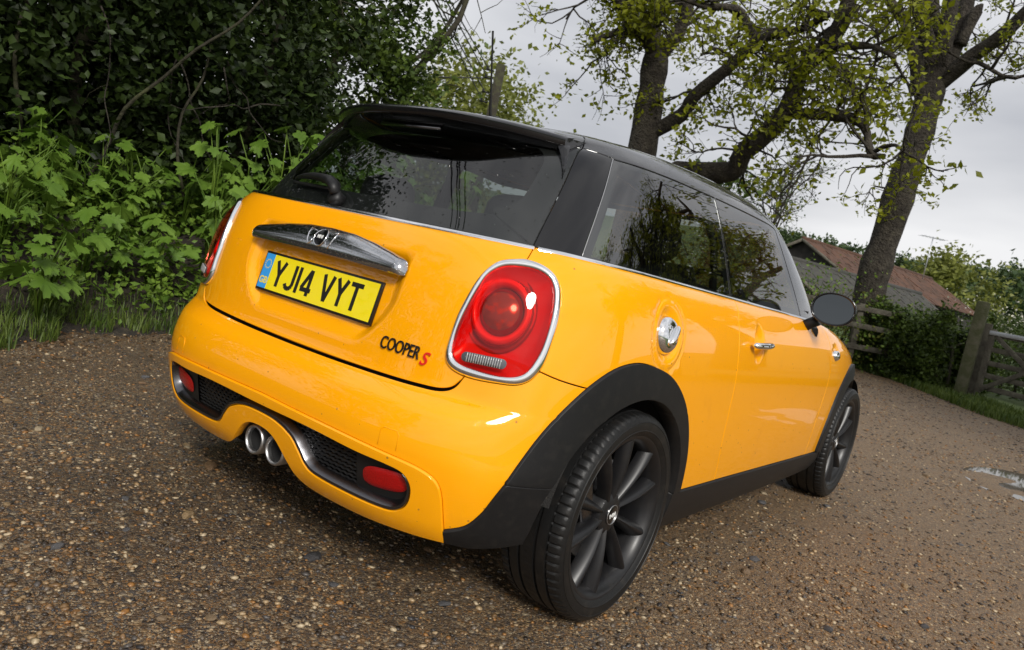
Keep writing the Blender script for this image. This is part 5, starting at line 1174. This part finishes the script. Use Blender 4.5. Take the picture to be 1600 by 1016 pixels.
for i, (x, y, h, rx, n) in enumerate([(-3.2,5.4,4.2,1.4,18000),(-1.8,5.1,4.3,1.3,24000),(-.5,5.4,4.4,1.35,26000),(.8,5.1,4.4,1.3,26000),(2.1,5.4,4.6,1.35,24000)]): thicket(200+i, x, y, h, rx, TL, n, .080, low=.10)
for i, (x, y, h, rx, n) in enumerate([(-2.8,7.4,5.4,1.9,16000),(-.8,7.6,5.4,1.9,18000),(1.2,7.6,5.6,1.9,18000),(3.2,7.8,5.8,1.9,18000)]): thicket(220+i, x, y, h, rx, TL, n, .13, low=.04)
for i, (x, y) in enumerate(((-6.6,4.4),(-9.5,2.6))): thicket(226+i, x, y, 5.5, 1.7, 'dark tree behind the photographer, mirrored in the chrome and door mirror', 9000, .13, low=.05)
thicket(231, 3.95, 5.9, 5.2, 1.05, 'leafy hawthorn at the right end of the thicket, against the sky', 30000, .08, 'hedge_leaf', low=.08, name='hawthorn_tree', group=None)
# bare climbing stems in the thicket
r = np.random.default_rng(44)
for i in range(5):
    x = -1.5+i*.75+r.normal()*.15; y = 4.15+r.uniform(0,.5); d = np.array([r.normal()*.25, r.normal()*.2, 1.0]); pts = [np.array([x, y, .45])]
    for q in range(9): d = d+r.normal(size=3)*[.26,.1,.10]; d /= np.linalg.norm(d); pts.append(pts[-1]+d*.36)
    tag(MB().tube(crom(np.array(pts), 3, False), list(np.linspace(.010+.010*r.uniform(), .005, 28)), 7).build('climbing_stem', M['bark_dark']), 'bare twisted stem climbing through the dark thicket', 'stem', 'bare stems in the thicket')
r = np.random.default_rng(45)
for i in range(9):
    x = -1.5+r.uniform(0, 3.6); y = 3.95+r.uniform(0,.5); pts = [np.array([x, y, 1.7+r.uniform(0,.5)])]; d = np.array([r.normal()*.5, r.normal()*.3, -1.0])
    for q in range(7): d = d+r.normal(size=3)*.3; d /= np.linalg.norm(d); pts.append(pts[-1]+d*.17)
    tag(MB().tube(crom(np.array(pts), 3, False), list(np.linspace(.007, .0025, 22)), 5).build('dead_twig', M['bark']), 'thin dead twig hanging above the green bank', 'twig', 'dead twigs above the bank')
# ---- the green bank: broad-leaved plants
def lobed(seed, lobes=5):
    r = np.random.default_rng(seed); V = [(0,0,0)]; n = 40
    for i in range(n):
        t = -math.pi*.94+2*math.pi*.94*i/(n-1); lob = .62+.38*abs(math.cos(t*lobes/2*.98))**1.3; ser = 1+.07*((i % 2)*2-1)+r.uniform(-.04,.04); rad = lob*ser*(.85+.25*math.cos(t)); V.append((.5*rad*math.cos(t)+.12, .5*rad*math.sin(t), 0))
    V = [(x, y, -.28*(x*x+y*y)+.06*abs(math.sin(5*math.atan2(y, x+1e-6)))*math.hypot(x, y)) for x, y, z in V]
    return V, [(0, i, i+1) for i in range(1, n)]
LMS = []
for k in range(5):
    V, F = lobed(k, 5 if k < 3 else 7); me = bpy.data.meshes.new('leaf'); me.from_pydata(V, [], F); me.materials.append(M['hog']); me.polygons.foreach_set('use_smooth', [True]*len(F)); LMS.append(me)
def hogweed(x, y, seed, label, h=.55, nl=7, sz=.26):
    grp = 'tall plants behind the tail light' if label.startswith('tall') else 'broad-leaved plants on the green bank'
    r = np.random.default_rng(seed); z = float(ground_h(np.array([x]), np.array([y]))[0]); t = thing('broad_leaved_plant', label, 'plant', (x, y, z), group=grp)
    st = MB()
    for k in range(nl):
        a = r.uniform(0, 6.28) if k % 3 else r.uniform(-2.6, -.5); rad = r.uniform(.04,.24); hh = h*r.uniform(.45, 1.1); p = Vector((rad*math.cos(a), rad*math.sin(a)-.03, hh)); s = sz*r.uniform(.6, 1.2)
        st.tube([(0,0,0), (p.x*.35, p.y*.35, p.z*.7), p], [.007,.005,.003], 5)
        o = bpy.data.objects.new('leaf', LMS[int(r.integers(5))]); link(o, t); o.location = p; o.scale = (s*1.1, s, s*1.3); tilt = r.uniform(.15,.85); o.rotation_euler = Euler((r.normal()*.25, tilt, a+r.normal()*.5)); 
    st.build('stems', M['nettle'], t); return t
r = np.random.default_rng(8); c = 0
for i in range(120):
    x = -1.7+6.4*((i*0.6180339) % 1)+r.normal()*.1; d = .16+1.5*r.uniform()**.9; y = float(EDGE(np.array([x]))[0])+d
    hogweed(x, y, 500+i, 'broad-leaved green plant on the bank left of the car', .30+.28*r.uniform()+.10*d+.06*max(0, x-1.5), 8, .12+.085*r.uniform())
for i in range(30):
    x = 1.3+3.4*r.uniform(); y = 3.25+1.0*r.uniform()
    hogweed(x, y, 700+i, 'tall leafy plant behind the left tail light and rear window', .75+.40*r.uniform(), 11, .13+.07*r.uniform())
# smaller undergrowth, one mass
r = np.random.default_rng(12); C = []
for i in range(900):
    x = r.uniform(-2.4, 5.2); y = float(EDGE(np.array([x]))[0])+.12+r.uniform()**.7*2.2; z = float(ground_h(np.array([x]), np.array([y]))[0]); h = r.uniform(.15,.55)*(.5+.5*min(1, (y-2.7)/.6)); m = int(r.integers(14, 34)); zz = r.uniform(.1, 1, m); C.append(np.stack([x+r.normal(size=m)*.06*(.5+zz), y+r.normal(size=m)*.06*(.5+zz), z+h*zz], 1))
V, F = leaf_cloud(np.concatenate(C), .055, r, .7); tag(npmesh('undergrowth', V, F, M['nettle']), 'low nettles and weeds covering the bank', 'undergrowth', kind='stuff')
# ---- dead leaves blown along the verge and over the track
M['litter'] = leafmat('dead_leaves', (.035,.020,.010), (.16,.090,.040), trans=.1, sc=9)
r = np.random.default_rng(33); n_ = 1500; lx = r.uniform(-1.6, 6, n_); ly = np.where(r.uniform(0, 1, n_) < .78, EDGE(lx)-.02-np.abs(r.normal(size=n_))*.22, r.uniform(-2.0, 2.6, n_)); lz = ground_h(lx, ly)+.006
V, F = leaf_cloud(np.stack([lx, ly, lz], 1), .030, r, 3.0, .5); V[:,2] = np.clip(V[:,2], np.repeat(lz, 4)-.004, np.repeat(lz, 4)+.012); tag(npmesh('leaf_litter', V, F, M['litter']), 'small brown dead leaves lying along the verge', 'leaves', kind='stuff')
# ---- grass
def grass(n, px, py, name, label, seed, h=.16, w=.0045, lean=.45):
    r = np.random.default_rng(seed); x, y = px(r, n), None; y = py(r, x); z = ground_h(x, y)-.005; n = len(x); a = r.uniform(0, 6.28, n); hh = h*r.uniform(.4, 1.3, n); l = lean*hh*r.uniform(.2, 1.6, n); b = a+r.normal(size=n)*.3; dx, dy = np.cos(a)*w, np.sin(a)*w; ex, ey = -np.sin(b)*l, np.cos(b)*l
    P = np.stack([np.stack([x-dx, y-dy, z], 1), np.stack([x+dx, y+dy, z], 1), np.stack([x+dx*.7+ex*.35, y+dy*.7+ey*.35, z+hh*.6], 1), np.stack([x-dx*.7+ex*.35, y-dy*.7+ey*.35, z+hh*.6], 1), np.stack([x+ex, y+ey, z+hh*.92], 1)], 1).reshape(-1, 3); i = 5*np.arange(n)[:, None]
    return tag(npmesh(name, P, np.concatenate([i+[[0,1,2]], i+[[0,2,3]], i+[[3,2,4]]]), M['grass']), label, 'grass', kind='stuff')
grass(9000, lambda r, n: r.uniform(-2.4, 5.5, n), lambda r, x: EDGE(x)+.02+np.abs(r.normal(size=len(x)))*.28+.5*(vnoise(x, x*0, 2.1, 6)-.45)+.22*(vnoise(x, x*0, 7.3, 4)-.5), 'verge_grass', 'ragged grass along the foot of the left bank', 61, .11, .0035)
def gp(r, x, lo, hi):
    t = r.uniform(0, 1, len(x)); return t
rg = np.random.default_rng(62); tt = rg.uniform(-.9, 1.25, 26000); off = rg.uniform(-.2, 1.0, 26000)+.25*np.sin(tt*9); PX = HA0[0]+(HA1-HA0)[0]*tt+hn[0]*off; PY = HA0[1]+(HA1-HA0)[1]*tt+hn[1]*off
grass(26000, lambda r, n: PX, lambda r, x: PY, 'hedge_grass', 'bright grass strip at the foot of the far hedge', 63, .15, .009)
rg = np.random.default_rng(64); GX = rg.uniform(.9, 2.4, 5000); GY = rv(GX)-np.abs(rg.normal(size=5000))*.22-.02
grass(5000, lambda r, n: GX, lambda r, x: GY, 'corner_grass', 'grass at the near right edge of the track', 65, .09, .003)
# ---- far hedge, gate, fence
def hedge(a0, a1, d0, d1, z1, n, label, name='hedge', size=.075, leafm='hedge_leaf', seed=70, depth=.7):
    r = np.random.default_rng(seed); p0, p1 = np.array(at(a0, d0)), np.array(at(a1, d1)); t = r.uniform(0, 1, n); q = p0+(p1-p0)*t[:, None]; nrm = np.array([-(p1-p0)[1], (p1-p0)[0], 0]); nrm /= np.linalg.norm(nrm)
    zz = r.uniform(0, 1, n)**.8; top = z1*(1+.42*(vnoise(t*9, t*0, 1, seed)-.5)+.20*(vnoise(t*40, t*0, 1, seed+1)-.5)); bulge = (1-.5*(zz-.4)**2); u = r.uniform(-1, 1, n); u = np.sign(u)*np.abs(u)**.35
    C = q+nrm*(u*depth*bulge*(1+.8*(vnoise(t*22, zz*5, 1, seed+2)-.5)))[:, None]; C[:,2] = zz*top+r.normal(size=n)*.03
    V, F = leaf_cloud(C, size, r, .4); h = thing(name, label, 'hedge', tuple(p0)); npmesh('foliage', V-p0, F, M[leafm], h)
    st = MB()
    for i in range(12): s = p0+(p1-p0)*(i+.5)/12-p0; st.tube([(s[0], s[1], 0), (s[0]+r.normal()*.15, s[1]+r.normal()*.15, z1*.5), (s[0]+r.normal()*.3, s[1]+r.normal()*.3, z1*.9)], [.04,.03,.012], 6)
    st.build('stems', M['bark_dark'], h); return h
hedge(10.2, 5.9, 17.0, 15.6, 1.22, 25000, 'clipped green hedge between the oak trunk and the gate post')
hedge(5.2, -4, 20, 17, 1.45, 9000, 'hedge behind the wooden gate', seed=75)
hedge(37.7, 20.6, 8.8, 18.1, 1.05, 14000, 'low wild hedge along the left verge ahead of the car', seed=78, depth=.5)
M['old_wood'] = mat('weathered_wood', (.085,.075,.058), .9, noise=(7,(.15,.14,.105),.4,.7), bump=(30,.8,.02))
M['moss_wood'] = mat('mossy_wood', (.075,.080,.035), .9, noise=(6,(.14,.13,.09),.45,.7), bump=(30,.8,.02))
M['galv'] = mat('galvanised_steel', (.55,.57,.60), .45, .8)
gpz = at(5.65, 15.0)
po = bevel(MB().box((0,0,.82), (.20,.19,1.72)).build('gate_post', M['moss_wood']), .03); po.location = gpz; tag(po, 'thick mossy wooden post between hedge and gate', 'gate post')
p2 = bevel(MB().box((0,0,.66), (.16,.16,1.36)).build('gate_post', M['old_wood']), .02); p2.location = at(5.15, 15.2); tag(p2, 'lower weathered post at the hinge side of the gate', 'gate post')
g0, g1 = at(4.95, 15.0), at(-5.5, 14.2); gd = (g1-g0); gl = gd.length; ga = math.atan2(gd.y, gd.x)
G5 = thing('field_gate', 'five-bar wooden field gate at the right edge', 'gate', tuple(g0), ga)
for z in (.28,.48,.69,.92,1.17): bevel(MB().box((gl/2,0,z), (gl,.035,.085)).build('rail', M['old_wood'], G5), .006)
for x in (.06, gl-.06): bevel(MB().box((x,-.0,.72), (.09,.06,1.08)).build('stile', M['old_wood'], G5), .006)
for x0, z0, x1, z1 in ((.10,.24,1.35,1.14),(.15,1.14,1.35,.24)):
    L = math.hypot(x1-x0, z1-z0); b = bevel(MB().box((0,-.032,0), (L,.026,.075)).build('brace', M['old_wood'], G5), .005); b.location = ((x0+x1)/2,0,(z0+z1)/2); b.rotation_euler = (0,-math.atan2(z1-z0, x1-x0),0)
bevel(MB().box((.42,-.034,1.195), (.80,.02,.07)).build('hinge_strap', M['galv'], G5), .004)
# post and rail fence by the oak
F0, F1 = at(17.5, 15.2), at(10.3, 16.2); fd = F1-F0; FN = thing('post_and_rail_fence', 'weathered post and rail fence behind the door mirror', 'fence', tuple(F0), math.atan2(fd.y, fd.x)); fl = fd.length
for i in range(4): bevel(MB().box((fl*i/3,0,.62), (.11,.10,1.3)).build('post', M['old_wood'], FN), .01)
for z in (.45,.85,1.18): bevel(MB().box((fl/2,-.07,z), (fl+.2,.04,.10)).build('rail', M['old_wood'], FN), .008)
def bramble(seed, az, d, z, n, s, label, lm='hedge_leaf', size=.07):
    r = np.random.default_rng(seed); b = at(az, d); t = thing('bramble_bush', label, 'bush', tuple(b)); C = r.normal(size=(n, 3))*[s,s,s*.7]; C[:,2] = np.abs(C[:,2]+z*.5); V, F = leaf_cloud(C, size, r, .4); npmesh('foliage', V, F, M[lm], t)
    st = MB(); 
    for i in range(14): a = r.uniform(0, 6.28); st.tube([(0,0,0),(s*.6*math.cos(a), s*.6*math.sin(a), z*r.uniform(.5,1)),(s*1.3*math.cos(a), s*1.3*math.sin(a), z*r.uniform(.4,1.2))], [.012,.008,.003], 4)
    st.build('stems', M['bark_dark'], t)
bramble(81, 15.6, 16.4, 1.5, 2600, .75, 'tangled bramble on the fence behind the mirror', 'nettle'); bramble(82, 13.7, 16.6, 1.35, 1500, .55, 'pale leafy bramble at the foot of the oak trunk', 'willow_leaf'); bramble(83, 3.2, 24, 1.3, 3000, .8, 'flowering bush behind the gate at the right edge')
r = np.random.default_rng(84); b = at(3.2, 22.5); Cb = r.normal(size=(900,3))*[.7,.7,.3]+[b.x, b.y, 1.6]; V, F = leaf_cloud(Cb, .06, r); V -= np.array(b); npmesh('blossom', V, F, M['blossom'], bpy.data.objects['bramble_bush.002'])
# ---- farm buildings
def tiled_roof(parent, p0, p1, q0, q1, rows, cols, matl, name='tile'):
    """roof slope between ridge p0-p1 and eave q0-q1: every tile a piece of its own, meshes shared"""
    p0, p1, q0, q1 = map(Vector, (p0, p1, q0, q1)); ax = (p1-p0); L = ax.length; ax = ax/L; dn = (q0-p0); S_ = dn.length; dn = dn/S_; nr = ax.cross(dn).normalized()
    if nr.z < 0: nr = -nr
    w = L/cols; h = S_/rows; r = np.random.default_rng(rows*cols); vs = []
    for k in range(3):
        me = MB().box((0,0,0), (w*.97, h*1.25, .03+.008*k)).build(name, matl[k % len(matl)], None, False); vs.append(me.data); bpy.data.objects.remove(me)
    M4 = Matrix((( ax.x, dn.x, nr.x),(ax.y, dn.y, nr.y),(ax.z, dn.z, nr.z))).to_4x4()
    cnt = 0; rest = MB()
    for i in range(rows):
        for j in range(cols):
            p = p0+ax*(w*(j+.5+(.25 if i % 2 else -.0)*.0))+dn*(h*(i+.5))+nr*(.03+.010*r.normal())
            rot = M4 @ Euler((-.05+.03*r.normal(), .02*r.normal(), .02*r.normal())).to_matrix().to_4x4()
            o = bpy.data.objects.new(name, vs[int(r.integers(3))]); link(o, parent); o.matrix_local = Matrix.Translation(p) @ rot
    return
M['tileA'] = mat('red_tile', (.078,.034,.017), .9, noise=(1.5,(.050,.029,.018),.4,.7)); M['tileB'] = mat('brown_tile', (.066,.030,.017), .9, noise=(1.5,(.095,.048,.03),.4,.7)); M['tileC'] = mat('orange_tile', (.098,.042,.019), .9, noise=(1.5,(.08,.04,.027),.4,.7))
M['slate'] = mat('mossy_slate', (.040,.038,.034), .9, noise=(1.2,(.065,.062,.045),.4,.7)); M['slateB'] = mat('slate_grey', (.055,.052,.047), .9, noise=(1.2,(.036,.040,.03),.4,.7))
M['boards'] = mat('dark_boards', (.018,.016,.015), .85, noise=(5,(.035,.03,.028),.4,.7)); M['brickwall'] = mat('old_flint_wall', (.075,.068,.060), .95, noise=(4,(.14,.125,.105),.4,.7), bump=(14,1,.05)); M['white_paint'] = mat('white_paint', (.75,.75,.75), .5)
def building(name, label, A, B_, zr, ze, depth, mats, wallm, rows, cols, back=True):
    """ridge A-B (ground points), ridge height zr, eave height ze, half-span depth towards the camera"""
    A, B_ = Vector(A), Vector(B_); ax = (B_-A).normalized(); nr = Vector((ax.y, -ax.x, 0)); 
    if nr.dot(Vector(CAM_POS)-A) < 0: nr = -nr
    t = thing(name, label, 'building', tuple(A)); off = A
    fr = lambda p, z: Vector((p.x-off.x, p.y-off.y, z))
    qa, qb = A+nr*depth, B_+nr*depth; ra, rb = A-nr*depth, B_-nr*depth; inn = .25
    wa, wb, xa, xb = A+nr*(depth-inn)+ax*.25, B_+nr*(depth-inn)-ax*.25, A-nr*(depth-inn)+ax*.25, B_-nr*(depth-inn)-ax*.25; zi = ze+(zr-ze)*inn/depth-.05
    V = [fr(wa,0), fr(wb,0), fr(wb,zi), fr(wa,zi), fr(xa,0), fr(xb,0), fr(xb,zi), fr(xa,zi), fr(A+ax*.25,zr-.06), fr(B_-ax*.25,zr-.06)]
    mesh('wall', V, [(0,1,2,3), (5,4,7,6), (4,0,3,8,7), (1,5,6,9,2)], wallm, t, False)
    mesh('roof_deck', [fr(A,zr-.03), fr(B_,zr-.03), fr(qb,ze-.03), fr(qa,ze-.03), fr(rb,ze-.03), fr(ra,ze-.03)], [(0,1,2,3),(1,0,5,4)], M['boards'], t, False)
    tiled_roof(t, fr(A,zr), fr(B_,zr), fr(qa,ze), fr(qb,ze), rows, cols, mats)
    MB().tube([fr(A,zr+.04), fr(B_,zr+.04)], .10, 8).build('ridge', mats[1], t)
    for e, s in ((A, 1), (B_, -1)):
        for q in (qa if e == A else qb, ra if e == A else rb): MB().tube([fr(e,zr-.02), fr(q,ze-.02)], .07, 6).build('bargeboard', M['old_wood'], t)
    return t, fr
bt, fr = building('barn', 'long barn with a red-brown tiled roof behind the oak', at(17.3, 37), at(8.9, 50), 3.95, 2.35, 3.0, [M['tileA'], M['tileB'], M['tileC']], M['boards'], 9, 30)
bt2, fr2 = building('shed', 'low shed with a mossy grey roof in front of the barn', at(18.6, 28), at(9.3, 38), 2.5, 1.3, 2.0, [M['slate'], M['slateB'], M['slate']], M['brickwall'], 9, 28)
# white roundel on the barn gable, aerial on the roof
Bp = at(8.9, 50)
V, F = revolve([(.001,0),(.28,0),(.30,.04)], 24); rd = mesh('gable_roundel', V, F, M['white_paint'], bt); rd.location = (Bp.x-at(17.3,37).x+.05, Bp.y-at(17.3,37).y-.2, 2.95); rd.rotation_euler = (0,0,R(-70))
ap = at(9.4, 47.5); AE = thing('tv_aerial', 'tall thin television aerial on the barn roof', 'aerial', (ap.x, ap.y, 3.7)); MB().tube([(0,0,0),(0,0,2.4)], .03, 6).build('mast', M['galv'], AE); MB().tube([(-.55,.5,2.35),(.55,-.5,2.35)], .018, 5).build('boom', M['galv'], AE)
for s in np.linspace(-.5,.5,7): MB().tube([(s-.25,-s*.9-.25,2.35),(s+.25,-s*.9+.25,2.35)], .010, 4).build('element', M['galv'], AE)
# ---- hill, far trees
hx = np.linspace(-40, 60, 90); V = []; F = []
azs = np.linspace(-20, 75, 120); ds = [70, 100, 140, 190, 240, 300]
def hillz(az, d): return max(0.0, (d-75)/165)**1.1*(15.2+.9*math.sin(az*.11)+.6*math.sin(az*.31+1))*(1 if az < 40 else max(.35, 1-(az-40)/45))
for a in azs:
    for d in ds: p = at(float(a), d); V.append((p.x, p.y, hillz(float(a), d)-.3))
nD = len(ds); F = [(i*nD+j, i*nD+j+1, (i+1)*nD+j+1, (i+1)*nD+j) for i in range(119) for j in range(nD-1)]
tag(mesh('hill', V, F, M['field']), kind='structure')
def fartree(seed, az, d, z0, h, w, label, n=1500, size=.5, lm='far_leaf', name='far_tree', group='trees on the far hillside', low=.25):
    r = np.random.default_rng(seed); b = at(az, d, z0); t = thing(name, label, 'tree', tuple(b), group=group); C = []
    for c in range(26):
        a = r.uniform(0, 6.28); zz = low+(1-low)*r.uniform(); rr = w*math.sqrt(max(.1, 1-((zz-.58)/.5)**2))*r.uniform(.3,.95); C.append(np.array([rr*math.cos(a), rr*math.sin(a), zz*h])+r.normal(size=(n//26, 3))*w*.22)
    V, F = leaf_cloud(np.concatenate(C), size, r, .4); npmesh('crown', V, F, M[lm], t); MB().tube([(0,0,-.5),(0,0,h*.35),(w*.1,0,h*.75)], [h*.035,h*.025,h*.008], 7).build('trunk', M['bark'], t); return t
r = np.random.default_rng(90)
for i in range(34):
    az = -2+i*.75+r.normal()*.25; d = 200+r.uniform(-25, 35); h = 4.5+2.6*r.uniform(); fartree(900+i, az, d, hillz(az, d)-.5, h, h*.55, 'round green tree on the far hillside skyline', 620, .95)
for i in range(14):
    az = -1+i*1.75+r.normal()*.4; d = 105+r.uniform(-12, 18); h = 3+1.6*r.uniform(); fartree(950+i, az, d, hillz(az, d)-.4, h, h*.7, 'bushy tree in the field hedge below the hillside', 620, .6, group='trees in the field hedge')
fartree(980, 7.4, 58, 0, 5.6, 2.9, 'pale drooping willow right of the barn', 5200, .34, 'willow_leaf', 'willow_tree', None, .12)
fartree(981, 42.6, 38, 0, 8.6, 4.3, 'yellow-green willow behind the telegraph pole', 9000, .30, 'willow_leaf', 'willow_tree', None, .2)
fartree(982, 3.0, 62, 0, 6.2, 3.0, 'dark bushy tree at the right edge beyond the gate', 3000, .4, 'far_leaf', 'field_tree', None, .1)
fartree(983, 23.3, 24, 0, 4.45, 1.2, 'small dark conifer just showing over the car roof', 1500, .22, 'hedge_leaf', 'conifer_tree', None, .2)
T = Tree(990); b = at(19.6, 55); T.limb([tuple(b), (b.x, b.y, 3.5), (b.x+.2, b.y+.1, 6)], .28, .16, 8, True)
for q in range(9):
    a = q*.7; d = np.array([math.cos(a)*.7, math.sin(a)*.7, .9]); T.grow((b.x+.1, b.y, 3.2+.35*q), d, 3.4, .09, 3, 4, .18, .02, .6)
T.build('thin_tree', 'thin-leaved grey tree in the gap between the oaks', 'tree', M['bark'], M['far_leaf'], 2.0, .20, .2, loc=tuple(b))
# ---- telegraph pole and wires
PB = Vector((16.9,14.65,0)); TP = thing('telegraph_pole', 'mossy wooden telegraph pole behind the car roof', 'pole', tuple(PB)); MB().tube([(0,0,-.2),(0,0,3),(.02,-.02,6.55)], [.19,.17,.15], 12).build('pole', M['bark_dark'], TP)
for z in (6.3,6.05,5.6,5.3): MB().tube([(-.12,.12,z),(-.28,.26,z+.02)], .03, 6).build('insulator_bracket', M['plastic'], TP); MB().tube([(-.28,.26,z-.02),(-.28,.26,z+.10)], [.05,.035], 8).build('insulator', M['plastic'], TP)
def wire(p, q, sag, label, rad=.012):
    p, q = Vector(p), Vector(q); pts = [p+(q-p)*t-Vector((0,0,sag*4*t*(1-t))) for t in np.linspace(0, 1, 30)]; tag(MB().tube(pts, rad, 5).build('overhead_wire', M['plastic']), label, 'wire', 'overhead wires')
for k, (dx, dz) in enumerate(((-.28,0),(-.28,-.25),(-.28,-.7),(-.28,-1.0))): wire(PB+Vector((dx,.26,6.38+dz)), Vector((-19.7+.35*k, -7.5-.55*k, 6.9+dz*.6)), .35, 'dark overhead wire running up from the telegraph pole', .019)
wire(PB+Vector((-.1,.1,6.1)), at(62, 26, 4.6), .15, 'single heavier wire running left from the pole into the thicket', .022)
